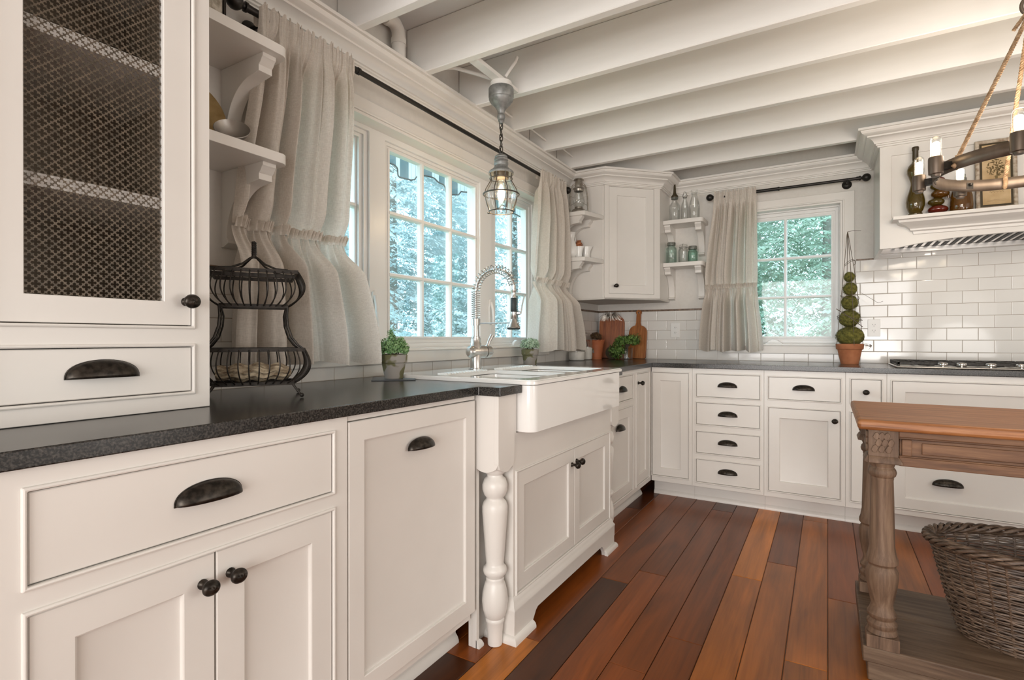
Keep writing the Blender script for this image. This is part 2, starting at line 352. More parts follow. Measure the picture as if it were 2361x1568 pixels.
# floor: hand-laid planks, one quad each with its own colour
def make_floor():
    me = bpy.data.meshes.new('floor'); vs = []; fs = []; cols = []; uvs = []
    joints = {-1: [1.448, .2, 3.285], 0: [1.668, .1], 1: [2.265, .9], 2: [2.42, .4], 3: [1.684, 3.52], 4: [1.94, .2], 5: [2.595, .6], 6: [2.835, 1.2], 7: [1.998, 3.6], 8: [2.567, .9]}
    # colours per plank, listed from near to far where the photograph shows them
    D = (.080, .020, .004); B = (.150, .039, .006); R = (.195, .050, .008); O = (.46, .150, .020); T = (.285, .088, .013); K = (.055, .016, .004)
    tone = {-1: [B, K, R, D], 0: [B, O, R], 1: [R, K, B], 2: [K, R, B], 3: [R, B, D], 4: [R, B, B], 5: [B, T, O], 6: [B, T, B], 7: [T, T, T], 8: [B, T, R]}
    rnd = random.Random(3)
    for k in range(-7, 30):
        x0 = .693+.1262*k-.1262+.1262; x1 = x0+.1262
        js = sorted(joints.get(k, [rnd.uniform(-.5, 1), rnd.uniform(1.6, 3)])); ys = [-3.2]+([-1.3+rnd.random()*.5])+js+[BY+.02]
        for i in range(len(ys)-1):
            a, b = ys[i], ys[i+1]
            if k in tone and i > 0: c = tone[k][min(i-1, len(tone[k])-1)]
            else: c = rnd.choice([B, R, R, D, T, B])
            g = .0009; n = len(vs)
            # bevelled plank: the edge strip drops into the seam
            for (xx, yy, zz) in ((x0+g, a+g, -.0022), (x1-g, a+g, -.0022), (x1-g, b-g, -.0022), (x0+g, b-g, -.0022),
                                 (x0+.0028, a+.0028, 0), (x1-.0028, a+.0028, 0), (x1-.0028, b-.0028, 0), (x0+.0028, b-.0028, 0)): vs.append((xx, yy, zz))
            off = rnd.uniform(0, 50)
            for f in ((4, 5, 6, 7), (0, 1, 5, 4), (1, 2, 6, 5), (2, 3, 7, 6), (3, 0, 4, 7)):
                fs.append(tuple(n+i2 for i2 in f)); cols.append(c); uvs.append(off)
    n = len(vs); vs += [(-.3, -3.2, -.004), (5.2, -3.2, -.004), (5.2, BY+.3, -.004), (-.3, BY+.3, -.004), (-.3, -3.2, -.10), (5.2, -3.2, -.10), (5.2, BY+.3, -.10), (-.3, BY+.3, -.10)]
    for f in ((0, 1, 2, 3), (7, 6, 5, 4), (0, 4, 5, 1), (1, 5, 6, 2), (2, 6, 7, 3), (3, 7, 4, 0)): fs.append(tuple(n+i for i in f)); cols.append((.012, .005, .003)); uvs.append(0)
    me.from_pydata(vs, [], fs); me.materials.append(M['floor'])
    ca = me.color_attributes.new('plank', 'FLOAT_COLOR', 'CORNER'); uv = me.uv_layers.new(name='UVMap')
    for p in me.polygons:
        for li in p.loop_indices:
            ca.data[li].color = (*cols[p.index], 1); co = me.vertices[me.loops[li].vertex_index].co; uv.data[li].uv = (co.x+uvs[p.index], co.y+uvs[p.index]*.37)
    o = bpy.data.objects.new('floor', me); COL.objects.link(o); return struct(o, 'reddish brown hardwood plank floor')
make_floor()
struct(MB().box(-.3, 5.2, -3.2, BY+.2, 2.53, 2.63).build('ceiling', M['deck'], smooth=0), 'painted plank ceiling above the beams')
# walls with window openings; local x along the wall, front face at y=0
W1 = (1.165, 3.255, 1.032, 2.038); W2 = (1.09, 1.787, 1.036, 2.03)
def wall(name, x0, x1, z0, z1, holes, **k):
    return struct(MB().prism([(x0, z0), (x1, z0), (x1, z1), (x0, z1)], 0, .16, [[(a, c), (b, c), (b, d), (a, d)] for a, b, c, d in holes], 'y').build(name, M['wall'], smooth=0, **k))
wl = wall('wall_left', -3.2, BY+.16, -.1, 2.53, [W1], loc=(0, 0, 0), rotz=LR)
wb = wall('wall_back', 0, 5.2, -.1, 2.53, [W2], loc=(0, BY, 0))
# the far side of the room, seen only in reflections and from other places
struct(MB().prism([(-3.2, -.1), (4.46, -.1), (4.46, 2.53), (-3.2, 2.53)], 5.2, 5.36, [], 'x').build('wall_right', M['wall'], smooth=0))
struct(MB().prism([(-.16, -.1), (5.36, -.1), (5.36, 2.53), (-.16, 2.53)], -3.36, -3.2, [], 'y').build('wall_front', M['wall'], smooth=0))

# tiles and their brown cap
def tiles(name, rects, parent, u0):
    b = MB()
    for a, c, d, e in rects: b.box(a, c, -.008, 0, d, e)
    o = b.build(name, M['tile'], parent, smooth=0); uv_planar(o, u0, .917-.0774*4); return o
tiles('tile_backsplash', [(.27, 1.085, .917, 1.305), (1.085, 3.335, .917, .966), (3.335, BY-.0005, .917, 1.305)], wl, 2.139-.1532*40)
tiles('tile_backsplash', [(.009, 1.01, .917, 1.305), (1.01, 1.865, .917, .972), (1.865, 3.6, .917, 1.612)], wb, .588-.1532*20+.0)
b = MB().box(.73, 1.08, -.012, 0, 1.305, 1.318).box(3.34, BY, -.012, 0, 1.305, 1.318); b.build('tile_liner', M['strip'], wl, smooth=0)
b = MB().box(0, 1.01, -.012, 0, 1.305, 1.318).box(1.868, 1.966, -.012, 0, 1.612, 1.622); b.build('tile_liner', M['strip'], wb, smooth=0)
tiles('tile_backsplash', [(1.97, 3.2, 1.612, 1.70)], wb, .588-.1532*20)

# crown moulding
CR = [(0, 2.19), (.013, 2.19), (.013, 2.201), (.021, 2.203), (.021, 2.212), (.029, 2.214), (.033, 2.228), (.043, 2.242), (.058, 2.252), (.067, 2.254), (.067, 2.264), (.076, 2.267), (.092, 2.279), (.099, 2.292), (.099, 2.298), (.112, 2.299), (.112, 2.316), (0, 2.316)]
CR = [(d, 2.213+(z-2.19)*.100/.126) for d, z in CR]
PATH = [(0, -3.2), (0, 3.69), (.29, 3.69), (.61, 4.01), (.61, BY), (1.965, BY), (1.965, 3.81), (3.2, 3.81), (3.2, BY)]
struct(MB().moulding(PATH, CR, 0, 1, False).build('trim_1', M['trimpaint'], smooth=24), 'white crown moulding above the long window')
struct(MB().moulding(PATH, CR, 4, 5, False).build('trim_2', M['trimpaint'], smooth=24), 'white crown moulding above the small window')

# ceiling beams
BEAMS = [-2.14, -1.73, -1.32, -.92, -.51, -.11, .30, .70, 1.11, 1.51, 1.92, 2.33, 2.72, 3.11, 3.52, 3.93]
names = {3.93: 'white ceiling beam farthest back, over the range hood', 3.52: 'white ceiling beam second from the back wall, ending at the corner cabinet crown', 3.11: 'white ceiling beam third from the back wall',
         2.72: 'white ceiling beam fourth from the back, just behind the pendant lamp canopy', 2.33: 'white ceiling beam just behind the pendant canopy board', 1.92: 'white ceiling beam at the near end of the pendant board', 1.51: 'white ceiling beam nearest the camera, by the white elbow pipe'}
names[2.72] = 'white ceiling beam fourth from the back wall'
bm0 = None
for k, yb in enumerate(BEAMS):
    if bm0 is None:
        bm0 = MB().box(.002, 5.19, -.04, 0, 2.308, 2.529).build('ceiling_beam', M['beam'], smooth=0, bevel=.003, bseg=1); o = bm0
    else: o = bm0.copy(); COL.objects.link(o)
    o.location = (0, yb, 0); tag(o, names.get(yb, 'white painted ceiling beam overhead, out of view behind the nearest beams'), 'beam', 'white painted ceiling beams')

# windows ---------------------------------------------------------------
def window(name, x0, x1, z0, z1, secs, loc, rotz, face=.055, gy=.095, label='', casew=.07, apron=.062, handles=()):
    root = bpy.data.objects.new(name, None); COL.objects.link(root); root.location = loc; root.rotation_euler.z = rotz; root['kind'] = 'structure'; root['label'] = label
    t = .018; b = MB()
    # casing: flat board with a raised inner bead, apron and stool
    b.prism([(x0-casew, z0), (x0, z0), (x0, z1), (x1, z1), (x1, z0), (x1+casew, z0), (x1+casew, z1+.062), (x0-casew, z1+.062)], -t, 0, ax='y')
    b.box(x0-casew, x1+casew, -t-.004, 0, z0-apron, z0-.006)
    b.prism([(x0-.011, z0), (x0-.001, z0), (x0-.001, z1+.001), (x1+.001, z1+.001), (x1+.001, z0), (x1+.011, z0), (x1+.011, z1+.011), (x0-.011, z1+.011)], -t-.006, -t+.004, ax='y')
    b.build('casing', M['trimpaint'], root, smooth=0, bevel=.003)
    MB().box(x0-casew-.012, x1+casew+.012, -t-.014, face-.004, z0-.0065, z0+.0012).build('stool', M['trimpaint'], root, smooth=0, bevel=.003)
    # jamb liner
    MB().prism([(x0+.0006, z0+.0006), (x1-.0006, z0+.0006), (x1-.0006, z1-.0006), (x0+.0006, z1-.0006)], -.0172, .155, [[(x0+.012, z0+.006), (x1-.012, z0+.006), (x1-.012, z1-.012), (x0+.012, z1-.012)]], 'y').build('jamb', M['trimpaint'], root, smooth=0)
    holes = [[(a, c), (bb, c), (bb, d), (a, d)] for a, bb, c, d in [s['hole'] for s in secs]]
    MB().prism([(x0+.011, z0+.005), (x1-.011, z0+.005), (x1-.011, z1-.011), (x0+.011, z1-.011)], face, .15, holes, 'y').build('window_frame', M['sash'], root, smooth=0, bevel=.003)
    for s in secs:
        a, bb, c, d = s['hole']; ga, gb, gc, gd = s['glass']; g = s.get('gy', gy)
        sh = MB(); w0 = ga-a; q = MB()
        # stepped sash ring
        def ring(i0, i1, ya, yb):
            q.prism([(a+i0*(ga-a), c+i0*(gc-c)), (bb-i0*(bb-gb), c+i0*(gc-c)), (bb-i0*(bb-gb), d-i0*(d-gd)), (a+i0*(ga-a), d-i0*(d-gd))], ya, yb,
                    [[(a+i1*(ga-a), c+i1*(gc-c)), (bb-i1*(bb-gb), c+i1*(gc-c)), (bb-i1*(bb-gb), d-i1*(d-gd)), (a+i1*(ga-a), d-i1*(d-gd))]], 'y')
        ring(0, .45, face+.012, g+.03); ring(.4, .8, face+.022, g+.03); ring(.75, 1, g-.008, g+.03)
        sash = q.build('sash', M['sash'], root, smooth=0, bevel=.002)
        MB().box(ga-.004, gb+.004, g, g+.012, gc-.004, gd+.004).build('glass_pane', M['pane'], sash, smooth=0)
        mu = MB()
        for i in range(1, s['cols']): xm = ga+(gb-ga)*i/s['cols']; mu.prism([(xm-.011, g), (xm-.006, g-.010), (xm+.006, g-.010), (xm+.011, g), (xm+.011, g+.02), (xm-.011, g+.02)], gc-.004, gd+.004, ax='z')
        for i in range(1, 3):
            zm = gc+(gd-gc)*i/3; mu.prism([(g, zm-.011), (g-.012, zm-.006), (g-.012, zm+.006), (g, zm+.011), (g+.02, zm+.011), (g+.02, zm-.011)], ga-.004, gb+.004, ax='x')
        mu.build('muntin_grid', M['sash'], sash, smooth=0)
    for hx, hz, kind in handles:
        h = MB()
        if kind == 'lock':
            h.prism([(hx-.016, hz-.075), (hx+.016, hz-.085), (hx+.018, hz-.02), (hx+.014, hz+.05), (hx+.002, hz+.075), (hx-.012, hz+.066), (hx-.018, hz+.02)], face-.012, face, ax='y')
            h.tube([(hx-.002, face-.014, hz+.05), (hx-.008, face-.030, hz+.005), (hx-.006, face-.034, hz-.05), (hx-.0, face-.026, hz-.085)], .009, 8)
        else:
            h.box(hx-.058, hx+.058, face-.02, face+.01, hz-.003, hz+.010)
            h.prism([(hx-.05, hz+.01), (hx+.05, hz+.01), (hx+.03, hz+.028), (hx-.01, hz+.036), (hx-.035, hz+.026)], face-.016, face+.004, ax='y')
        h.build('lock_handle' if kind == 'lock' else 'crank_handle', M['sash'], root, smooth=40, bevel=.003)
    return root
GZ0, GZ1 = 1.091, 1.968
window('window_1', *W1, [dict(hole=(1.235, 1.70, 1.055, 2.008), glass=(1.295, 1.648, GZ0, GZ1-.002), cols=2, gy=.10),
                         dict(hole=(1.80, 2.575, 1.060, 2.000), glass=(1.846, 2.552, GZ0+.002, GZ1), cols=3, gy=.080),
                         dict(hole=(2.70, 3.215, 1.055, 2.008), glass=(2.775, 3.165, GZ0, GZ1-.002), cols=2, gy=.085)],
       (0, 0, 0), LR, label='long three-part white window over the farmhouse sink', handles=[(1.722, 1.225, 'lock'), (2.675, 1.25, 'lock'), (2.99, 1.037, 'crank')])
window('window_2', *W2, [dict(hole=(1.115, 1.765, 1.05, 2.008), glass=(1.147, 1.722, GZ0+.008, 1.955), cols=2, gy=.065)],
       (0, BY, 0), 0, label='small white window on the back wall', handles=[(1.36, 1.04, 'crank')])

# ------------------------------------------------------------------ cabinets
def cup_pull(parent, x, z, y=0, wd=.115, name='cup_pull'):
    b = MB(); a = wd/2; h = .0325*wd/.115; p = .027
    def fn(u, v):
        U = pi*u; V = pi/2*v; return (x-a*cos(U), y-p*(sin(U)**.75)*sin(V), z+h*(sin(U)**.8)*cos(V)*1.0)
    b.grid(fn, 25, 9)
    b.prism([(x-a*cos(pi*k/24)*1.03, z-.001+h*1.05*(sin(pi*k/24)**.8)) for k in range(25)], y-.0022, y, ax='y')
    return b.build(name, M['bronze'], parent, smooth=60, solid=.002)
def knob(parent, x, z, y=0, r=.0165, name='knob'):
    b = MB(); v0 = len(b.v)
    # stem along -y and a rope-twist ball
    prof = [(.010, 0), (.010, .003), (.006, .006), (.0055, .016), (.008, .019)]
    vs = []; seg = 14
    bb = MB(); bb.lathe(prof, seg=seg); b.add([(x+vx, y-vz, z+vy) for vx, vy, vz in bb.v], bb.f)
    def fn(u, v):
        th = 2*pi*u; ph = pi*v; g = 1-.09*max(0, cos(2*th+5*ph))**6
        return (x+r*1.02*sin(ph)*cos(th)*g, y-.018-.0135*(1-cos(ph))*.9*g, z+r*.92*sin(ph)*sin(th)*g)
    b.grid(fn, 32, 14, True)
    return b.build(name, M['bronze'], parent, smooth=60)
BEAD = [(0, .0), (0, -.0042), (-.0018, -.0058), (-.0048, -.0058), (-.0066, -.0040), (-.0072, 0)]
def front(parent, kind, x0, x1, z0, z1, hw=None, handle=(0, 0), rail=.058):
    """an inset drawer front or shaker door in the opening x0..x1, z0..z1 (the face frame is at y=0)"""
    g = .0018; a, b_, c, d = x0+g, x1-g, z0+g, z1-g; m = MB()
    if kind == 'drawer':
        m.nested(a, b_, c, d, [(0, .019), (0, .0018), (.0018, 0)]); nm_ = 'drawer'
    else:
        m.nested(a, b_, c, d, [(0, .019), (0, .0018), (.0018, 0), (rail, 0), (rail+.0025, .0015), (rail+.004, .0085), (rail+.007, .0095)]); nm_ = 'drawer' if kind == 'pdrawer' else 'door'
    o = m.build(nm_, M['paint'], parent, smooth=20)
    if hw == 'cup': cup_pull(o, handle[0], handle[1])
    elif hw == 'knob': knob(o, handle[0], handle[1])
    elif hw == 'bigcup': cup_pull(o, handle[0], handle[1], wd=.128)
    return o
def faceframe(b, x0, x1, z0, z1, holes, th=.02, bead=True):
    b.prism([(x0, z0), (x1, z0), (x1, z1), (x0, z1)], 0, th, [[(p, r), (q, r), (q, s_), (p, s_)] for p, q, r, s_ in holes], 'y')
    if bead:
        for p, q, r, s_ in holes: b.nested(p, q, r, s_, BEAD, cap=False)
def base_cabinet(name, label, loc, rotz, x0, x1, fronts, depth=.62, toe=.075, zb=.105, zt=.886, toecol=None, group=None, holes=None, left_end=False):
    root = thing(name, label, 'cabinet', loc, rotz, group)
    H = holes or [(f[1], f[2], f[3], f[4]) for f in fronts]
    b = MB(); faceframe(b, x0+.0004, x1-.0004, zb, zt, H)
    b.box(x0+.0004, x1-.0004, .021, depth, zb, zt)
    b.build('cabinet_body', M['paint'], root, smooth=0, bevel=.0012, bseg=1)
    t = MB().box(x0+.0004, x1-.0004, toe, toe+.02, 0, zb)
    t.prism([(toe, 0), (toe-.014, 0), (toe-.014, .008), (toe-.009, .020), (toe-.003, .028), (toe, .03)], x0+.0004, x1-.0004, ax='x')
    t.build('toe_kick', M['paint'], root, smooth=30)
    for f in fronts: front(root, f[0], f[1], f[2], f[3], f[4], f[5] if len(f) > 5 else None, handle=f[6] if len(f) > 6 else (0, 0), rail=f[7] if len(f) > 7 else .058)
    return root
FL = .655   # face plane of the left run
lloc = (FL, 0, 0)
base_cabinet('base_cabinet', 'white base cabinet with one wide cup-pull drawer over two knobbed doors, nearest the camera', lloc, LR, .27, .937,
    [('drawer', .311, .889, .705, .850, 'bigcup', (.588, .768)), ('door', .311, .600, .14, .660, 'knob', (.574, .604)), ('door', .600, .889, .14, .660, 'knob', (.630, .606))],
    holes=[(.311, .889, .705, .850), (.311, .889, .14, .660)])
base_cabinet('base_cabinet', 'white base cabinet beside the nearest one, past the edge of the photo', lloc, LR, -.40, .27,
    [('drawer', -.358, .229, .705, .850, 'bigcup', (-.065, .768)), ('door', -.358, -.065, .14, .660, 'knob', (-.09, .604)), ('door', -.065, .229, .14, .660, 'knob', (-.035, .606))],
    holes=[(-.358, .229, .705, .850), (-.358, .229, .14, .660)])
# integrated dishwasher behind a full shaker panel
dw = thing('dishwasher_panel', 'plain tall white panel front with a single cup pull, left of the turned leg', 'dishwasher', lloc, LR)
MB().nested(.941, 1.502, .139, .869, [(0, .02), (0, .0018), (.0018, 0), (.052, 0), (.0545, .0015), (.056, .0085), (.059, .0095)]).build('door', M['paint'], dw, smooth=20)
cup_pull(dw, 1.218, .757, wd=.108)
b = MB().box(.94, 1.504, .022, .62, .105, .884).box(.94, 1.504, 0.004, .022, .872, .885); b.build('cabinet_body', M['paint'], dw, smooth=0)
t = MB().box(.938, 1.517, .095, .115, 0, .105).prism([(.095, 0), (.081, 0), (.081, .008), (.086, .02), (.092, .028), (.095, .03)], .938, 1.517, ax='x'); t.build('toe_kick', M['paint'], dw, smooth=30)

# sink base cabinet with turned corner legs
SY0, SY1 = 1.518, 2.722; SM = (SY0+SY1)/2; FS = .735
sk = thing('sink_cabinet', 'white furniture-style sink base with arched skirt and turned corner legs', 'cabinet', (FS, 0, 0), LR)
a0, a1 = SY0+.118, SY1-.118        # the cabinet box between the two leg alcoves
b = MB()
# face board with the sink cut-out above and the doors below
b.prism([(SY0, .645), (a0-.012, .645), (a0-.012, .155), (a1+.012, .155), (a1+.012, .645), (SY1, .645), (SY1, .886), (2.592, .886), (2.592, .742), (1.648, .742), (1.648, .886), (SY0, .886)], 0, .02,
        [[(a0+.012, .16), (a1-.012, .16), (a1-.012, .598), (a0+.012, .598)]], 'y')
b.nested(a0+.012, a1-.012, .16, .598, BEAD, cap=False)
# box sides, alcove backs, body
for x in (a0-.0115, a1+.0115-.018): b.box(x, x+.018, .019, .60, .06, .66)
b.box(a0+.006, a1-.006, .021, .60, .10, .60)
b.box(SY0, a0-.012, .105, .12, 0.0, .885).box(a1+.012, SY1, .105, .12, 0.0, .885)
b.box(SY0, a0, .12, .60, .10, .70).box(a1, SY1, .12, .60, .10, .70)
b.build('cabinet_body', M['paint'], sk, smooth=0, bevel=.0015, bseg=1)
# square posts above the legs with scalloped lower edges
for s_, xa, xb in ((1, SY0-.0012, SY0+.108), (-1, SY1-.108, SY1+.0012)):
    q = MB(); n = 10
    sc = [(xa+(xb-xa)*k/n, .640-.022*sin(pi*k/n)*1.0+ (0 if 0 < k < n else .012)) for k in range(n+1)]
    q.prism(sc+[(xb, .886), (xa, .886)], -.006, .012, ax='y')
    sc2 = [(-.0055+.11*k/n, .6405-.022*sin(pi*k/n)+(0 if 0 < k < n else .012)) for k in range(n+1)]
    xx = xa if s_ == 1 else xb-.016
    q.prism(sc2+[(.1045, .8855), (-.0055, .8855)], xx+(.0006 if s_ == 1 else -.0006), xx+.016, ax='x')
    q.box(xa+.02, xb-.02, .01, .10, .655, .88)
    q.build('corner_post', M['paint'], sk, smooth=0, bevel=.0015, bseg=1)
LEG = [(.022, 0), (.0255, .002), (.027, .045), (.031, .082), (.033, .086), (.034, .094), (.031, .099), (.036, .104), (.0435, .130), (.0465, .160), (.0440, .190), (.036, .222), (.031, .232), (.0325, .238), (.030, .243),
       (.033, .25), (.0395, .257), (.0425, .268), (.0405, .279), (.033, .286), (.031, .294), (.0335, .32), (.038, .38), (.0425, .44), (.0452, .478), (.0452, .498), (.040, .514), (.032, .522), (.030, .528), (.033, .533),
       (.0385, .540), (.0445, .558), (.0450, .575), (.038, .596), (.028, .604), (.0275, .612), (.034, .618), (.0425, .628), (.044, .64), (.041, .652), (.041, .66)]
for x in (SY0+.058, SY1-.058): MB().lathe([(r, z*.985) for r, z in LEG], (x, .046, 0), 28).build('leg', M['paint'], sk, smooth=50)
# skirt: ogee moulding, arch board, feet with shoe moulding
q = MB()
P2 = [(a0-.012, .60), (a0-.012, 0), (a1+.012, 0), (a1+.012, .60)]
q.moulding(P2, [(-.002, .060), (.0155, .060), (.0155, .105), (.017, .112), (.017, .118), (.010, .128), (.008, .140), (.003, .150), (-.002, .156)])
n = 28; xa, xb = a0-.026, a1+.026
arch = []
for k in range(n+1):
    t = k/n; x = xa+.135+(xb-xa-.27)*t; s1 = abs(2*t-1); arch.append((x, .018+.088*(1-s1**2.4)**.55))
q.prism([(xa, 0), (xa+.13, 0)]+arch+[(xb-.13, 0), (xb, 0), (xb, .115), (xa, .115)], -.014, .004, ax='y')
for x in (xa, xb-.014): q.box(x+.0005, x+.0135, -.012, .12, .0005, .114)
shoe = [(.014, 0), (.030, 0), (.030, .008), (.026, .018), (.019, .024), (.014, .026)]
q.moulding([(xa+.014, .12), (xa+.014, 0), (xa+.135, 0)], shoe)
q.moulding([(xb-.135, 0), (xb-.014, 0), (xb-.014, .12)], shoe)
q.build('arched_skirt', M['paint'], sk, smooth=35)
# small feet of the alcove side panels
q = MB().box(SY0, SY0+.0155, .085, .104, 0, .66).moulding([(SY0+.016, .12), (SY0+.016, .088), (SY0, .088)][::-1], [(0, 0), (.014, 0), (.014, .008), (.008, .022), (0, .028)]); q.build('end_panel', M['paint'], sk, smooth=30)
xm = 2.158; 
front(sk, 'door', a0+.012, xm, .16, .598, 'knob', (xm-.028, .528), rail=.055); front(sk, 'door', xm, a1-.012, .16, .598, 'knob', (xm+.022, .535), rail=.055)

# farmhouse sink
SX0, SX1, SB, SF = 1.655, 2.585, .105, .802
sn = thing('farmhouse_sink', 'white fireclay apron-front double sink set into black granite', 'sink', (0, 0, 0), 0)
b = MB(); out = rrect(SB, SF, SX0, SX1, .034, 6); lip = rrect(SB-.004, SF+.009, SX0-.014, SX1+.014, .036, 6)
ba = rrect(.345, .735, 1.725, 2.09, .035, 5); bb_ = rrect(.345, .735, 2.15, 2.515, .035, 5)
b.prism(out, .745, .914, [ba, bb_], 'z')
def ringloop(b, loops, zs):
    n = len(loops[0]); vs = []; fs = []
    for l, z in zip(loops, zs): vs += [(x, y, z) for x, y in l]
    for i in range(len(loops)-1):
        for k in range(n): k2 = (k+1) % n; fs.append((i*n+k, i*n+k2, (i+1)*n+k2, (i+1)*n+k))
    b.add(vs, fs)
b.prism(lip, .9175, .930, [ba, bb_], 'z'); l2 = rrect(SB, SF+.004, SX0-.009, SX1+.009, .032, 6)
b.prism(l2, .930, .934, [ba, bb_], 'z')
for bs in (ba, bb_):
    cx = sum(p[0] for p in bs)/len(bs); cy = sum(p[1] for p in bs)/len(bs)
    ringloop(b, [bs, [(cx+(p[0]-cx)*.93, cy+(p[1]-cy)*.93) for p in bs]], [.915, .765]); b.prism([(cx+(p[0]-cx)*.93, cy+(p[1]-cy)*.93) for p in bs], .752, .766, ax='z')
b.build('basin', M['porcelain'], sn, smooth=35, bevel=.004, bseg=2)
for y0, y1 in ((1.75, 2.05), (2.19, 2.49)):
    b = MB(); n = 15
    for k in range(n): y = y0+(y1-y0)*k/(n-1); b.box(.292, .343, y-.0048, y+.0048, .932, .9385)
    b.build('drain_ridges', M['porcelain'], sn, smooth=0, bevel=.003)

# faucet
fa = thing('faucet', 'brushed nickel spring-neck pull-down faucet on the sink ledge', 'faucet', (.235, 2.112, .934))
b = MB().lathe([(.034, 0), (.034, .004), (.027, .006), (.027, .125), (.0245, .128), (.0245, .150), (.0215, .152), (.0215, .158), (.0175, .160), (.0175, .212), (.022, .214), (.022, .245), (.018, .247), (.0075, .250), (.0075, .33)], seg=28)
b.build('faucet_body', M['steel'], fa, smooth=40)
b = MB(); cs = MB().lathe([(.0, -.048), (.020, -.046), (.029, -.036), (.031, -.02), (.031, .052), (.026, .053), (.026, .057), (.031, .058), (.031, .082), (.028, .088), (0, .089)], seg=28)
R_ = Matrix.Rotation(radians(-90), 4, 'X'); R_ = Matrix.Translation((0, 0, .085)) @ Matrix.Rotation(radians(-18), 4, 'Z') @ R_
b.T = R_; b.add(cs.v, cs.f); b.T = None; b.build('valve_body', M['steel'], fa, smooth=40)
MB().tube([(.022, .068, .105), (.026, .078, .135), (.034, .094, .165)], [.0085, .009, .0105], 10).build('lever', M['steel'], fa, smooth=50)
# hose arch: up, over towards the room and down
def archp(t):
    R0 = .108
    if t < .38: return Vector((0, 0, .250+.120*t/.38))
    if t < 1: a = pi*(t-.38)/.62*.93; return Vector((R0-R0*cos(a), 0, .37+R0*1.0*sin(a)))
AX = Vector((0, 0, 0))
pts = [archp(min(.999, k/60)) for k in range(61)]
end = pts[-1]
ty = lambda p: (p.x, p.x*.02, p.z)
MB().tube([ty(p) for p in pts], .0065, 8).build('hose', M['steel'], fa, smooth=60)
sp = []; turns = 30; n = turns*14
for k in range(n+1):
    t = k/n; p = archp(min(.985, t)); q_ = archp(min(.99, t+.004)); tg = (q_-p).normalized() if (q_-p).length > 0 else Vector((0, 0, 1))
    nx = Vector((tg.z, 0, -tg.x)); ny = Vector((0, 1, 0)); a = 2*pi*turns*t; r = .0205
    pp = p+nx*cos(a)*r+ny*sin(a)*r; sp.append((pp.x, pp.y, pp.z))
MB().tube(sp, .0021, 6).build('spring', M['steel'], fa, smooth=60)
hx = end.x; hz = end.z
b = MB().lathe([(.0105, .0), (.0105, -.02), (.013, -.022), (.013, -.028), (.010, -.034), (.010, -.05), (.0125, -.056), (.0125, -.06)][::-1], (hx, 0, hz+.004), 18)
b.lathe([(.0135, -.155), (.0150, -.153), (.0150, -.122), (.0135, -.121)], (hx, 0, hz), 18)
b.lathe([(.030, -.197), (.031, -.193), (.028, -.187), (.018, -.168), (.013, -.155)], (hx, 0, hz), 20)
b.tube([(hx+.018, 0, hz-.128), (hx+.032, .006, hz-.128)], .008, 8); b.tube([(hx+.034, .008, hz-.132), (hx+.040, .010, hz-.09), (hx+.052, .012, hz-.042)], [.003, .0035, .003], 8)
b.build('spray_head', M['steel'], fa, smooth=40)
MB().lathe([(.0125, -.121), (.0142, -.119), (.0142, -.059), (.0125, -.057)], (hx, 0, hz), 18).build('black_grip', M['rubber'], fa, smooth=40)
MB().lathe([(.026, -.204), (.030, -.202), (.0315, -.197), (.029, -.195)], (hx, 0, hz), 20).build('spray_face', M['rubber'], fa, smooth=40)
b = MB().tube([(0, 0, .222), (hx+.03, 0, .222)], .0035, 8); b.tube([(hx+.017*cos(2*pi*k/14), .017*sin(2*pi*k/14), .222) for k in range(14)], .003, 6, closed=True); b.lathe([(.0215, .212), (.0215, .232)], seg=20)
b.build('support_arm', M['steel'], fa, smooth=50)

# granite worktop, one L-shaped slab round the sink
ct = MB().prism([(0.001, -1.2), (.668, -1.2), (.668, 1.503), (.757, 1.503), (.757, 1.651), (.102, 1.651), (.102, 2.589), (.757, 2.589), (.757, 2.737), (.668, 2.737), (.668, 3.605), (3.3, 3.605), (3.3, BY-.001), (.001, BY-.001)], .887, .917)
tag(ct.build('granite_worktop', M['granite'], smooth=0, bevel=.0025), 'black granite worktop running round the sink and along the back wall', 'worktop')

# corner end of the left run
base_cabinet('base_cabinet', 'narrow white base cabinet between the sink legs and the inside corner', lloc, LR, 2.726, 3.622,
    [('drawer', 2.78, 3.222, .709, .856, 'cup', (3.02, .768)), ('door', 2.78, 3.222, .14, .664, 'cup', (2.985, .545)), ('door', 3.29, 3.57, .14, .856, 'knob', (3.335, .797))], depth=.60)
# back run
FBK = 3.625; bloc = (0, FBK, 0)
base_cabinet('base_cabinet', 'white corner base cabinet with one tall plain shaker door', bloc, 0, .657, .930, [('door', .664, .907, .145, .850, None, (0, 0), .05)], depth=.62, toe=.08)
base_cabinet('base_cabinet', 'white base cabinet with a stack of four cup-pull drawers', bloc, 0, .930, 1.362,
    [('drawer', .956, 1.338, .700, .849, 'cup', (1.148, .768)), ('drawer', .956, 1.338, .518, .660, 'cup', (1.150, .580)), ('drawer', .956, 1.338, .330, .470, 'cup', (1.150, .396)), ('drawer', .956, 1.338, .137, .287, 'cup', (1.150, .208))], toe=.08)
base_cabinet('base_cabinet', 'white base cabinet with one drawer over a single knobbed door, under the small window', bloc, 0, 1.362, 1.791,
    [('drawer', 1.387, 1.766, .709, .846, 'cup', (1.577, .770)), ('door', 1.387, 1.766, .142, .656, 'knob', (1.738, .600))], toe=.08)
base_cabinet('base_cabinet', 'slim white base cabinet partly hidden behind the wooden table corner', bloc, 0, 1.791, 1.987,
    [('drawer', 1.817, 1.962, .709, .848, 'knob', (1.889, .777)), ('door', 1.817, 1.962, .143, .656)], toe=.08)
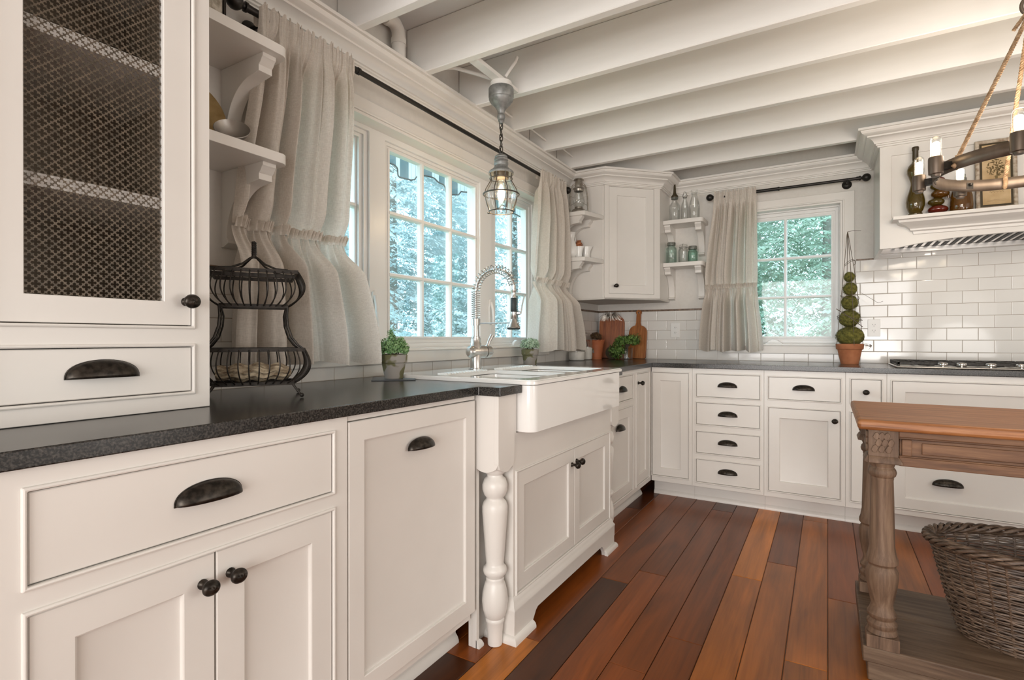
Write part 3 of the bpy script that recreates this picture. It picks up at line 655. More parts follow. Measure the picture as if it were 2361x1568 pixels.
base_cabinet('base_cabinet', 'wide white base cabinet with two deep panelled drawers below the cooktop', bloc, 0, 1.987, 2.86,
    [('pdrawer', 2.011, 2.835, .505, .846, 'cup', (2.42, .66), .056), ('pdrawer', 2.011, 2.835, .140, .462, 'bigcup', (2.255, .290), .056)], toe=.08)
base_cabinet('base_cabinet', 'white base cabinet at the far end of the back run, outside the photo', bloc, 0, 2.86, 3.3, [('drawer', 2.885, 3.275, .709, .846, 'cup', (3.08, .77)), ('door', 2.885, 3.275, .142, .656, 'knob', (2.91, .60))], toe=.08)

# hutch with the pierced metal door
hu = thing('hutch', 'white wall hutch with pierced metal door and drawer, resting on the worktop at left', 'cabinet', (.405, 0, 0), LR)
HX0, HX1 = .288, .730; dx0, dx1, dz0, dz1 = .330, .688, 1.112, 2.22
b = MB(); faceframe(b, HX0, HX1, .918, 2.306, [(dx0, dx1, .958, 1.064), (dx0, dx1, dz0, dz1)])
b.box(HX0, HX0+.018, .02, .404, .918, 2.306).box(HX1-.018, HX1, .02, .404, .918, 2.306).box(HX0, HX1, .02, .404, 1.075, 1.095).box(HX0, HX1, .02, .404, .918, .935).box(HX0, HX1, .02, .404, 2.26, 2.306)
b.build('cabinet_body', M['paint'], hu, smooth=0, bevel=.0012, bseg=1)
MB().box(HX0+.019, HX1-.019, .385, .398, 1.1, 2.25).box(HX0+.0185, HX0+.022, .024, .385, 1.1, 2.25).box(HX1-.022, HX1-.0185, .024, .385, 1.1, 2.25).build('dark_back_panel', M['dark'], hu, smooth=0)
for z in (1.392, 1.694, 1.98): MB().box(HX0+.022, HX1-.022, .0215, .385, z-.013, z+.013).build('inner_shelf', M['paint'], hu, smooth=0)
front(hu, 'drawer', dx0, dx1, .958, 1.064, 'bigcup', (.509, 1.002))
mz0, mz1, mx0, mx1 = 1.168, 2.16, .383, .627
dr = MB().prism([(dx0+.002, dz0+.002), (dx1-.002, dz0+.002), (dx1-.002, dz1-.002), (dx0+.002, dz1-.002)], .001, .02, [[(mx0, mz0), (mx1, mz0), (mx1, mz1), (mx0, mz1)]], 'y').build('door', M['paint'], hu, smooth=0, bevel=.0012, bseg=1)
knob(dr, .673, 1.169, r=.018)
# pierced sheet: diamond cells, each with a quatrefoil hole
pm = MB(); pc = .0202; hh = pc/2
cell_out = []; cell_in = []
K = 24
for k in range(K):
    a = 2*pi*k/K; ca, sa = cos(a), sin(a); s_ = hh/(abs(ca)+abs(sa)); cell_out.append((s_*ca, s_*sa))
    # quatrefoil with lobes along the diamond's edge normals
    lob = .0052; rr = 0
    for j in range(4):
        b_ = pi/4+j*pi/2; cxx, cyy = .0048*cos(b_), .0048*sin(b_); rad = .0030; dt = cxx*ca+cyy*sa; disc = dt*dt-(cxx**2+cyy**2-rad*rad)
        if disc > 0: rr = max(rr, dt+sqrt(disc))
    rr = max(rr, .0031); cell_in.append((rr*ca, rr*sa))
# rotate so that lobes point up, down and sideways
rot = lambda p: ((p[0]-p[1])/sqrt(2), (p[0]+p[1])/sqrt(2))
cell_in = [rot(p) for p in cell_in]
cell_in = sorted(cell_in, key=lambda p: atan2(p[1], p[0]) % (2*pi)); cell_out = sorted(cell_out, key=lambda p: atan2(p[1], p[0]) % (2*pi))
for i in range(-1, 14):
    for j in range(-1, 100):
        cx = mx0+i*pc+(hh if j % 2 else 0); cz = mz0+j*hh
        if not (mx0-.006 < cx < mx1+.006 and mz0-.006 < cz < mz1+.006): continue
        vs = [(cx+p[0], .0115, cz+p[1]) for p in cell_out]+[(cx+p[0], .0115, cz+p[1]) for p in cell_in]
        pm.add(vs, [(k, (k+1) % K, K+(k+1) % K, K+k) for k in range(K)])
pm.build('pierced_metal_panel', M['mesh'], dr, smooth=0, solid=.0012)
# bracket (corbel): profile in (out from wall, z), extruded across its width
def corbel(parent, x, z, w_=.045, dep=.20, h=.245, name='bracket'):
    # wall at y=0, room towards -y; x = centre, z = underside of the shelf
    out = [(0, z), (-(dep), z), (-(dep), z-.012), (-(dep-.006), z-.016), (-(dep-.012), z-.026), (-(dep-.020), z-.033), (-(dep-.020), z-.052)]
    # quarter-round inner curve down to the foot
    n = 14; x0 = -(dep-.020); z0 = z-.052; xe = -.030; ze = z-h+.030
    for k in range(0, n+1):
        a = pi/2*k/n; out.append((xe+(x0+.03-xe)*(1-sin(a)) if k else x0+.03, z0-.004+(ze-z0+.004)*(1-cos(a))))
    out += [(-.030, z-h+.026), (-.040, z-h+.020), (-.040, z-h+.012), (-.012, z-h), (0, z-h)]
    MB().prism(out, x-w_/2, x+w_/2, ax='x').build(name, M['paint'], parent, smooth=30, bevel=.0012, bseg=1)
def shelf(name, label, loc, rotz, poly, z, corbels, h=.245, group=None, dep=.20, th=.030):
    r = thing(name, label, 'shelf', loc, rotz, group)
    MB().prism(poly, z-th, z, ax='z').build('shelf_board', M['paint'], r, smooth=30, bevel=.003)
    for x in corbels: corbel(r, x, z-th, h=h, dep=dep)
    return r
def rp(x0, x1, dep, r=.03):  # board with rounded front right corner (local, room towards -y)
    p = [(x0, 0), (x0, -dep)]; 
    for k in range(7): a = radians(-90+90*k/6); p.append((x1-r+r*cos(a), -dep+r+r*sin(a)))
    return p+[(x1, 0)]
shelf('wall_shelf', 'upper white bracket shelf beside the hutch, under the curtain rod end', (.0, 0, 0), LR, rp(.731, 1.067, .252), 1.988, [1.018], dep=.222)
shelf('wall_shelf', 'lower white bracket shelf beside the hutch, above the wire basket rack', (.0, 0, 0), LR, rp(.731, 1.067, .252), 1.655, [1.018], dep=.222)

# corner upper cabinet
cc = thing('corner_cabinet', 'white diagonal corner wall cabinet with one shaker door and crown moulding', 'cabinet', (0, 0, 0), 0)
foot = [(0.001, 3.69), (.29, 3.69), (.61, 4.01), (.61, BY-.001), (.001, BY-.001)]
inner = [(.02, 3.71), (.275, 3.71), (.59, 4.025), (.59, BY-.02), (.02, BY-.02)]
b = MB().prism([(.001, 3.69), (.276, 3.69), (.29, 3.704), (.596, 4.01), (.61, 4.01), (.61, BY-.001), (.001, BY-.001)], 1.385, 2.306, ax='z')
b.build('cabinet_body', M['paint'], cc, smooth=0)
dl = .32*sqrt(2)
b = MB(); b.T = Matrix.Translation((.29, 3.69, 0)) @ Matrix.Rotation(radians(45), 4, 'Z')
faceframe(b, 0, dl, 1.372, 2.306, [(.036, .404, 1.414, 2.208)], bead=False, th=.012)
b.T = None; b.build('face_frame', M['paint'], cc, smooth=0)
b = MB(); b.T = Matrix.Translation((.29, 3.69, 0)) @ Matrix.Rotation(radians(45), 4, 'Z')
b.nested(.038, .402, 1.416, 2.206, [(0, .011), (0, .0018), (.0018, 0), (.062, 0), (.064, .0012), (.066, .006), (.069, .007)])
dd = b.build('door', M['paint'], cc, smooth=20)
kb = knob(dd, 0, 0, r=.016); kb.location = Vector((.29, 3.69, 0))+Vector((cos(radians(45))*.084, sin(radians(45))*.084, 1.472)); kb.rotation_euler.z = radians(45)
MB().moulding(PATH, CR, 1, 4, False).build('crown_moulding', M['trimpaint'], cc, smooth=24)
MB().prism(foot, 1.372, 1.385, ax='z').build('bottom_panel', M['wall'], cc, smooth=0)

# corner shelves
def pent(y0=3.468):  # world coords for the left corner shelf (room towards +x / -y)
    return [(.001, y0), (.205, y0), (.225, y0+.008), (.284, 3.688), (.001, 3.688)]
for z, lb in ((1.990, 'upper white shelf at the window side of the corner cabinet, holding the lantern'), (1.664, 'lower white shelf at the window side of the corner cabinet, holding white pitchers')):
    r = thing('wall_shelf', lb, 'shelf', (0, 0, 0), 0)
    MB().prism(pent(), z-.030, z, ax='z').build('shelf_board', M['paint'], r, smooth=30, bevel=.003)
    for yc in (3.505, 3.665):
        q = MB(); h = .235; dep = .20; zz = z-.03
        out = [(0.001, zz), (dep, zz), (dep, zz-.012), (dep-.006, zz-.016), (dep-.012, zz-.026), (dep-.020, zz-.033), (dep-.020, zz-.050)]
        for k in range(15): a = pi/2*k/14; out.append((.03+(dep-.05-.03)*(1-sin(a)) if k else dep-.05, zz-.053+(-h+.030+.053)*(1-cos(a))))
        out += [(.030, zz-h+.026), (.038, zz-h+.02), (.038, zz-h+.01), (.012, zz-h), (.001, zz-h)]
        q.prism(out, yc-.0215, yc+.0215, ax='y'); q.build('bracket', M['paint'], r, smooth=30, bevel=.0012, bseg=1)
shelf('wall_shelf', 'upper white shelf right of the corner cabinet, holding clear glass bottles', (0, BY, 0), 0, rp(.611, .905, .205), 1.988, [.634, .862], dep=.175, h=.235)
shelf('wall_shelf', 'lower white shelf right of the corner cabinet, holding green glass jars', (0, BY, 0), 0, rp(.611, .905, .205), 1.662, [.634, .862], dep=.175, h=.245)

# range hood
ho = thing('range_hood', 'white wooden range hood with crown, display ledge and arched bottom', 'hood', (0, 0, 0), 0)
hx0, hx1, hy = 1.965, 3.2, 3.81
n = 30; ar = [(2.045+(3.12-2.045)*k/n, 1.612+.042*(1-abs(2*k/n-1)**2.6)) for k in range(n+1)]
b = MB().prism([(hx0, 1.612)]+ar+[(hx1, 1.612), (hx1, 2.306), (hx0, 2.306)], hy, hy+.02, [[(2.022, 1.79), (3.14, 1.79), (3.14, 2.155), (2.022, 2.155)]], 'y')
b.box(hx0, hx0+.02, hy+.02, BY-.001, 1.612, 2.306).box(hx1-.02, hx1, hy+.02, BY-.001, 1.612, 2.306)
b.box(2.0, 3.16, hy+.012, hy+.022, 1.78, 2.17)
b.build('hood_body', M['paint'], ho, smooth=30, bevel=.0015, bseg=1)
MB().moulding(PATH, CR, 5, 8, False).build('crown_moulding', M['trimpaint'], ho, smooth=24)
lp = [(0, 1.683), (.014, 1.683), (.016, 1.697), (.030, 1.703), (.032, 1.712), (.052, 1.728), (.078, 1.738), (.088, 1.744), (.092, 1.756), (.118, 1.758), (.118, 1.776), (0, 1.776)]
MB().moulding([(2.138, hy+.0006), (2.138, hy), (3.045, hy), (3.045, hy+.0006)], lp).build('display_ledge', M['trimpaint'], ho, smooth=24)
b = MB().box(hx0+.02, hx1-.02, hy+.02, BY-.003, 1.672, 1.69)
b.box(hx0+.02, hx1-.02, BY-.05, BY-.010, 1.640, 1.672)
b.build('hood_liner', M['stainless'], ho, smooth=0, bevel=.002)
b = MB()
for k in range(26): x = 2.06+k*.042; b.box(x, x+.020, hy+.05, BY-.06, 1.668, 1.6715)
b.build('baffle_filter', M['slot'], ho, smooth=0)

# ------------------------------------------------------------------ curtains and rods
def curtain(name, label, loc, rotz, top, seam, bot, zt, zs, zb, seed, nf=9, depth=.034):
    """top/seam/bot = (x0, x1) widths; local y=0 is the rod line, room towards -y"""
    rd = random.Random(seed); ph = [rd.uniform(0, 6.28) for _ in range(8)]
    root = thing(name, label, 'curtain', loc, rotz)
    def wave(s, n, k): return sin(2*pi*(n*s+.22*sin(2*pi*s*1.3+ph[k])+.10*sin(2*pi*s*3.1+ph[k+1]))+ph[k+2])
    sm = lambda t: t*t*(3-2*t)
    def up(u, v):
        z = zt+(zs-zt)*v; q = sm(v); x0 = top[0]+(seam[0]-top[0])*q; x1 = top[1]+(seam[1]-top[1])*q
        s = u; x = x0+(x1-x0)*(s+.012*sin(2*pi*nf*s)*(1-v*.5))
        a1 = depth*(.55+.75*sm(min(1, v*2)))*wave(s, nf*.50, 0)+depth*.30*wave(s, nf*1.15, 2)*(1-.5*v); a2 = .011*(1-.8*min(1, v*1.6))*wave(s, nf*2.4, 2)
        if v < .035: a1 *= .8; a2 *= 1.5
        zz = z+(.010*wave(s, nf*2.0, 3) if v < .001 else 0)
        g = 1-.62*exp(-((v-.99)/.06)**2); y = a1*g+a2-.004
        hd = 1-sm(min(1, max(0, (zt-z-.048)/.10)))      # the header lies in front of the pole
        y = y*(1-hd)+hd*(-.016-.5*abs(a2)-.35*abs(a1))
        return (x, y, zz)
    m = MB().grid(up, 190, 46).build('upper_panel', M['linen'], root, smooth=180)
    def back(u, v):
        f = up(u, .02); return (f[0], .0135+.35*abs(f[1]+.016)+.003*sin(2*pi*nf*2.2*u+ph[2]), zt+.004-.060*v+(f[2]-zt-.004)*(1-v)*.5)
    MB().grid(back, 120, 6).build('rod_pocket', M['linen'], root, smooth=180)
    def lo(u, v):
        z = zs-.008+(zb-zs+.008)*v; q = sm(v)**.8; x0 = seam[0]+(bot[0]-seam[0])*q; x1 = seam[1]+(bot[1]-seam[1])*q
        s = u; x = x0+(x1-x0)*(s+.008*sin(2*pi*nf*1.1*s+ph[4]))
        flare = sm(min(1, v*3.4))
        a1 = depth*(.40+1.45*flare)*wave(s, nf*.50, 0)+depth*.40*flare*wave(s, nf*1.05, 3); a2 = .009*(1-.75*flare)*wave(s, nf*3.2, 4)
        bulge = .030*flare*(1-.25*v)
        return (x, a1+a2-bulge, z+.008*wave(s, nf*.4, 5)*v)
    MB().grid(lo, 230, 40).build('ruffle', M['linen'], root, smooth=180)
    def fr(u, v):
        x0, x1 = seam; s = u; x = x0+(x1-x0)*s; base = up(s, 1)[1]
        return (x, base-.005+.009*sin(2*pi*nf*4*s+ph[1])*(.3+v)-.008*v-.004, zs-.012+.032*v+.004*sin(2*pi*nf*5*s+ph[3])*v)
    MB().grid(fr, 420, 4).build('gathered_frill', M['linen'], root, smooth=180)
    return root
curtain('curtain', 'pale linen ruffled curtain at the left end of the big window, beside the shelves', (.085, 0, 0), LR, (1.062, 1.462), (.975, 1.425), (.955, 1.548), 2.178, 1.447, .992, 5, 9, .046)
curtain('curtain', 'pale linen ruffled curtain at the corner end of the big window, behind the sink faucet', (.092, 0, 0), LR, (3.020, 3.395), (2.955, 3.43), (2.915, 3.60), 2.178, 1.455, 1.003, 11, 8, .042)
curtain('curtain', 'pale linen ruffled curtain hanging over the left half of the small window', (0, BY-.085, 0), 0, (.965, 1.256), (.905, 1.262), (.868, 1.300), 2.180, 1.468, .990, 21, 7, .036)
def rodset(name, label, x0, x1, z, loc, rotz, joint):
    r = thing(name, label, 'curtain rod', loc, rotz)
    b = MB().tube([(x0, 0, z), (joint, 0, z)], .0120, 14).tube([(joint, 0, z), (x1, 0, z)], .0102, 14).tube([(joint-.006, 0, z), (joint+.006, 0, z)], .0140, 14)
    b.build('pole', M['rod'], r, smooth=40)
    for x, sgn in ((x0, -1), (x1, 1)):
        q = MB(); q.T = Matrix.Translation((x, 0, z)) @ Matrix.Rotation(radians(90*sgn), 4, 'Y')
        q.lathe([(.0125, -.004), (.0125, .010), (.016, .012), (.016, .020), (.010, .022), (.009, .030), (.014, .034)]+[(.026*sin(pi*k/12), .052-.026*cos(pi*k/12)) for k in range(2, 13)], seg=20, cap=True)
        q.T = None; q.build('finial', M['rod'], r, smooth=40)
        q = MB(); xb = x-sgn*.055; d = loc_d(loc, rotz)
        q.tube([(xb, .0, z-.012), (xb, d-.004, z-.012)], .007, 10)
        q.T = Matrix.Translation((xb, d, z-.012)) @ Matrix.Rotation(radians(90), 4, 'X'); q.lathe([(.0, .016), (.012, .015), (.028, .006), (.030, .001), (.030, 0)], seg=22); q.T = None
        q.tube([(xb, -.012, z-.004), (xb, -.014, z-.014), (xb, 0, z-.022), (xb, .014, z-.014)], .005, 8)
        q.build('wall_bracket', M['rod'], r, smooth=40)
    return r
def loc_d(loc, rotz): return (loc[0] if rotz else BY-loc[1])-.001
rodset('curtain_rod', 'long dark metal curtain rod above the big window', 1.040, 3.425, 2.150, (.09, 0, 0), LR, 1.50)
rodset('curtain_rod', 'short dark metal curtain rod above the small window', .985, 1.868, 2.150, (0, BY-.09, 0), 0, 1.40)

# ------------------------------------------------------------------ pendant lamp over the sink
PX, PY = .350, 2.160
pe = thing('pendant_lamp', 'grey metal cage pendant lamp with clear globe hanging on a chain over the sink', 'lamp', (PX, PY, 0))
MB().lathe([(0, 2.287), (.052, 2.287), (.052, 2.312), (0, 2.312)], seg=24, cap=False).build('mounting_plate', M['pipe'], pe, smooth=40)
MB().lathe([(0, 2.287), (.058, 2.286), (.0605, 2.282), (.0605, 2.243), (.058, 2.237), (.059, 2.233), (.056, 2.225), (.046, 2.211), (.030, 2.195), (.019, 2.179), (.0145, 2.165), (.0145, 2.163), (.0185, 2.158), (.0195, 2.148), (.017, 2.139), (.014, 2.135), (.0155, 2.130), (.011, 2.124), (.010, 2.117), (0, 2.117)], seg=32, cap=False).build('canopy', M['galv'], pe, smooth=35)
def link(b, c, L=.030, W_=.011, r=.0018, ang=0):
    pts = []
    for k in range(20):
        a = 2*pi*k/20; x = W_/2*cos(a); z = (L/2-W_/2)*(1 if sin(a) > 0 else -1)*(1 if abs(sin(a)) > .01 else 0)+W_/2*sin(a)
        pts.append((c[0]+x*cos(ang), c[1]+x*sin(ang), c[2]+z))
    b.tube(pts, r, 6, closed=True)
ch = MB(); z = 2.104; k = 0
while z > 1.982: link(ch, (0, 0, z), L=.034, W_=.015, r=.0022, ang=(pi/2*(k % 2)+.9)); z -= .0275; k += 1
ch.build('chain', M['chain'], pe, smooth=60)
MB().tube([(.003*sin(k*1.1), .006*cos(k*.9), 2.120-(2.120-1.966)*k/20) for k in range(21)], .0025, 6).build('cord', M['iron'], pe, smooth=60)
MB().lathe([(0, 1.972), (.010, 1.971), (.014, 1.966), (.026, 1.963), (.031, 1.956), (.029, 1.951), (.0335, 1.946), (.0335, 1.939), (.030, 1.935), (.0345, 1.929), (.0345, 1.920), (.032, 1.914), (.034, 1.906), (.044, 1.896), (.056, 1.888), (.0605, 1.882), (.0605, 1.873), (.057, 1.873), (.055, 1.879), (.035, 1.892), (0, 1.893)], seg=36, cap=False).build('lamp_cap', M['galv'], pe, smooth=35)
MB().lathe([(.036, 1.892), (.036, 1.852), (.030, 1.849), (.012, 1.846), (0, 1.846)], seg=28, cap=False).build('socket', M['brassy'], pe, smooth=35)
gp = [(.037, 1.868), (.040, 1.855), (.052, 1.835), (.066, 1.810), (.0745, 1.783), (.0745, 1.765), (.068, 1.735), (.058, 1.708), (.050, 1.694), (.046, 1.688), (.040, 1.686), (.0, 1.686)]
MB().lathe(gp, seg=40, cap=False).build('glass_globe', M['clear'], pe, smooth=80)
b = MB(); cg = [(.056, 1.876), (.053, 1.862), (.050, 1.848), (.054, 1.836), (.066, 1.816), (.078, 1.795), (.0830, 1.778), (.0815, 1.760), (.075, 1.735), (.065, 1.710), (.0575, 1.692)]
for k in range(8):
    a = 2*pi*k/8+.15; b.tube([(r*cos(a), r*sin(a), z) for r, z in cg], .0022, 6)
for r, z, t in ((.0545, 1.851, .0022), (.0855, 1.776, .0036), (.0585, 1.692, .0026)):
    b.tube([(r*cos(2*pi*k/40), r*sin(2*pi*k/40), z) for k in range(40)], t, 8, closed=True)
for a in (0.15, .15+pi): b.tube([(.058*cos(a), .058*sin(a), 1.692), (.070*cos(a), .070*sin(a), 1.690), (.071*cos(a), .071*sin(a), 1.698)], .0025, 6)
b.build('wire_cage', M['chain'], pe, smooth=60)
MB().lathe([(0, 1.845), (.013, 1.843), (.013, 1.826), (.017, 1.815), (.0235, 1.795), (.0235, 1.765), (.018, 1.745), (.010, 1.735), (0, 1.733)], seg=24, cap=False).build('bulb_glass', M['clear'], pe, smooth=80)
b = MB().lathe([(0, 1.825), (.006, 1.822), (.0135, 1.800), (.0165, 1.785), (.0165, 1.765), (.012, 1.748), (0, 1.742)], seg=16, cap=False); b.build('glowing_filament', M['glow'], pe, smooth=80)
lamp('pendant_light', 'POINT', (PX, PY, 1.71), 2.0, (1, .74, .45), .03)
tag(MB().box(PX-.021, PX+.021, 1.921, 2.289, 2.3125, 2.331).build('mounting_board', M['beam'], smooth=0), 'narrow white board between two beams carrying the pendant canopy', 'board')
b = MB().tube([(PX-.03, PY+.01, 2.335), (PX-.09, PY-.06, 2.350), (PX-.15, PY-.17, 2.350), (PX-.18, PY-.20, 2.345)], .0085, 8)
tag(b.build('white_cable', M['pipe'], smooth=60), 'white corrugated cable end by the pendant canopy', 'cable')
tag(MB().tube([(PX+.03, PY-.01, 2.33), (PX+.05, PY-.0, 2.365), (PX+.075, PY+.01, 2.40), (PX+.07, PY+.03, 2.43)], .008, 8).build('cable_loop', M['pipe'], smooth=60), 'short white cable loop curling above the pendant canopy', 'cable')
for (x, z), y0, y1, lb in (((.10, 2.388), 2.333, 2.68, 'white cable crossing the ceiling bay just behind the pendant lamp'), ((.125, 2.372), 2.723, 3.07, 'white cable crossing the second ceiling bay behind the pendant'), ((.13, 2.386), 3.113, 3.48, 'white cable crossing the ceiling bay nearest the corner cabinet')):
    tag(MB().tube([(x-.02, y0, z+.03), (x-.01, (y0+y1)/2, z+.012), (x, y1-.001, z)], .0065, 8).build('ceiling_cable', M['pipe'], smooth=60), lb, 'cable', 'white ceiling cables')
b = MB().tube([(.045, 1.78, 2.33), (.045, 1.78, 2.44), (.045, 1.775, 2.465), (.045, 1.755, 2.485), (.045, 1.72, 2.49), (.045, 1.55, 2.49)], .030, 18)
b.tube([(.045, 1.78, 2.40), (.045, 1.78, 2.425)], .034, 18).tube([(.045, 1.72, 2.49), (.045, 1.70, 2.49)], .034, 18)
tag(b.build('elbow_pipe', M['pipe'], smooth=50), 'white plastic elbow pipe in the ceiling bay above the crown moulding', 'pipe')

# ------------------------------------------------------------------ rustic island table
tb = thing('island_table', 'rustic carved wooden island table with turned legs and low shelf, right of the photo', 'table', (0, 0, 0))
TX0, TX1, TY0, TY1, TZ = 1.781, 3.25, 1.965, 2.548, .832
b = MB().box(TX0, TX1, TY0, TY1, .800, TZ); o = b.build('table_top', M['tabletop'], tb, smooth=30, bevel=.010, bseg=3)
b = MB()
ax0, ay0, ay1 = 1.892, 2.02, 2.49
for y, sg in ((ay0, 1), (ay1, -1)):
    ya, yb = (y, y+.02) if sg == 1 else (y-.02, y)
    yf = y if sg == 1 else y
    b.box(ax0, TX1-.115, min(ya, yb)+.0005, max(ya, yb), .692, .7995)
    q0 = y-sg*.012
    for z0, z1, d in ((.690, .718, .012), (.716, .722, .008), (.778, .799, .010), (.772, .779, .006)): b.box(ax0-.002, TX1-.113, min(y, y-sg*d), max(y, y-sg*d), z0, z1)
    b.box(ax0+.005, ax0+.03, min(y, y-sg*.010), max(y, y-sg*.010), .722, .772)
    b.box(ax0+.055, TX1-.17, min(y, y-sg*.006), max(y, y-sg*.006), .729, .764)
b.build('apron', M['tablewood'], tb, smooth=0, bevel=.0025)
MB().box(1.826, 1.846, 2.09, 2.42, .700, .7995).box(1.818, 1.850, 2.09, 2.42, .694, .715).build('apron', M['tablewood'], tb, smooth=0, bevel=.0025)
TL = [(.020, .112), (.043, .114), (.043, .150), (.0425, .152), (.040, .158), (.037, .168), (.041, .176), (.041, .184), (.035, .191), (.033, .196), (.039, .204), (.040, .212), (.036, .219), (.033, .226), (.029, .240),
      (.034, .262), (.041, .300), (.044, .325), (.044, .345), (.040, .358), (.0375, .362), (.037, .366), (.043, .374), (.043, .386), (.039, .398), (.0345, .425), (.033, .50), (.0315, .58), (.030, .635), (.031, .640), (.031, .645),
      (.036, .650), (.0385, .660), (.036, .670), (.031, .676), (.0325, .681), (.036, .690), (.034, .695), (.020, .696)]
for i, (x, y) in enumerate(((1.850, 2.045), (1.850, 2.465), (3.16, 2.045), (3.16, 2.465))):
    b = MB().lathe([(r, z) for r, z in TL if .15 < z < .697], (x, y, 0), 30)
    b.box(x-.043, x+.043, y-.043, y+.043, .112, .151).box(x-.039, x+.039, y-.039, y+.039, .706, .7995)
    b.moulding([(x-.039, y-.039), (x-.039, y+.039), (x+.039, y+.039), (x+.039, y-.039), (x-.039, y-.039)][::-1], [(0, .692), (.010, .694), (.010, .700), (.004, .712), (0, .716)])
    b.box(x-.038, x+.038, y-.038, y+.038, .693, .71)
    # carved leaf panel on the outward faces
    for (nx, ny) in ((0, -1), (-1, 0)):
        for dx in (-.018, 0, .018):
            for k in range(3):
                cx = dx*(1-.12*k)+(.004 if k % 2 else -.004); cz = .735+.020*k
                pts = [(cx-.010, cz), (cx-.004, cz+.013), (cx+.003, cz+.016), (cx+.009, cz+.006), (cx+.004, cz-.008), (cx-.005, cz-.008)]
                if ny: b.prism([(x+px, pz) for px, pz in pts], y-.0445, y-.038, ax='y')
                else: b.prism([(y+px, pz) for px, pz in pts], x-.0445, x-.038, ax='x')
    lg = b.build('leg', M['legwood'], tb, smooth=35, bevel=.0015, bseg=2)
b = MB().box(1.797, 3.22, 2.005, 2.26, .062, .112).box(1.797, 3.22, 2.263, 2.535, .062, .111)
b.box(1.812, 3.2, 2.018, 2.522, .001, .0625)
b.moulding([(1.812, 2.522), (1.812, 2.018), (3.2, 2.018), (3.2, 2.522), (1.812, 2.522)][::-1], [(-.001, .0), (.010, .0), (.012, .030), (.006, .042), (.012, .055), (-.001, .061)])
b.build('bottom_shelf', M['shelfwood'], tb, smooth=30, bevel=.004)

# wicker basket on the table shelf
bk = thing('wicker_basket', 'dark brown oval wicker basket on the lower shelf of the wooden table', 'basket', (2.275, 2.27, .113))
def bell(a, z):
    t = z/.30; rx = .195+(.275-.195)*t**.85; ry = .118+(.172-.118)*t**.85; return rx*cos(a), ry*sin(a)
b = MB(); rows = 42; NS = 36
for j in range(rows):
    z = .006+.286*j/(rows-1); pts = []
    for k in range(NS*4):
        a = 2*pi*k/(NS*4); wv = .0036*cos(a*NS/2+pi*(j % 2)); x, y = bell(a, z); l = sqrt(x*x+y*y); pts.append((x*(1+wv/l), y*(1+wv/l), z+.0015*sin(a*3+j)+.001*sin(a*17+j*2)))
    b.tube(pts, .0036, 5, closed=True)
b.build('woven_wall', M['wicker'], bk, smooth=60)
b = MB()
for k in range(NS): a = 2*pi*(k+.5)/NS; b.tube([(*bell(a, z), z) for z in (0, .1, .2, .30)], .0042, 6)
b.build('upright_stakes', M['wicker'], bk, smooth=60)
b = MB()
for s in range(5):
    pts = []
    for k in range(260):
        a = 2*pi*k/260; x, y = bell(a, .30); l = sqrt(x*x+y*y); ph = a*9+2*pi*s/5; d = .013*cos(ph)+.004; dz = .013*sin(ph)
        pts.append((x*(1+d/l), y*(1+d/l), .303+dz))
    b.tube(pts, .0062, 6, closed=True)
b.build('braided_rim', M['wicker'], bk, smooth=60)
MB().prism([bell(2*pi*k/48, 0) for k in range(48)], 0, .008, ax='z').build('basket_base', M['wicker'], bk, smooth=0)

# ------------------------------------------------------------------ ring chandelier
chn = thing('ring_chandelier', 'dark metal ring chandelier on hemp ropes with glowing tube bulbs', 'chandelier', (2.304, 2.505, 1.69))
RR = .264
b = MB().grid(lambda u, v: (RR*cos(2*pi*u), RR*sin(2*pi*u), -.0225+.045*v), 96, 3, True); b.build('ring_band', M['grey_metal'], chn, smooth=80, solid=.004)
for i in range(8):
    a = radians(-108-45*i); cx, cy = (RR+.047)*cos(a), (RR+.047)*sin(a)
    b = MB().lathe([(0, -.038), (.013, -.037), (.015, -.030), (.0215, -.028), (.0225, -.005), (.0225, .022), (.0215, .030), (.0185, .032), (0, .032)], (cx, cy, 0), 24, cap=False)
    hld = b.build('bulb_socket', M['grey_metal'], chn, smooth=40)
    q = MB(); q.T = Matrix.Rotation(a, 4, 'Z'); q.box(RR-.004, RR+.028, -.012, .012, -.012, .012); q.lathe([(0, 0), (.006, .001), (.006, .008), (0, .010)], (RR-.008, 0, 0)); q.T = None
    q.build('socket_bracket', M['iron'], hld, smooth=30)
    MB().lathe([(.0145, .030), (.0165, .036), (.0165, .090), (.015, .098), (.010, .104), (0, .106)], (cx, cy, 0), 24, cap=False).build('bulb', M['clear'], hld, smooth=80)
    MB().lathe([(0, .037), (.011, .040), (.0125, .050), (.0125, .078), (.008, .084), (0, .085)], (cx, cy, 0), 14, cap=False).build('glowing_filament', M['glow'], hld, smooth=80)
apex = Vector((0, 0, .528))
def ropepath(p0, p1, n=60): return [p0.lerp(p1, k/n) for k in range(n+1)]
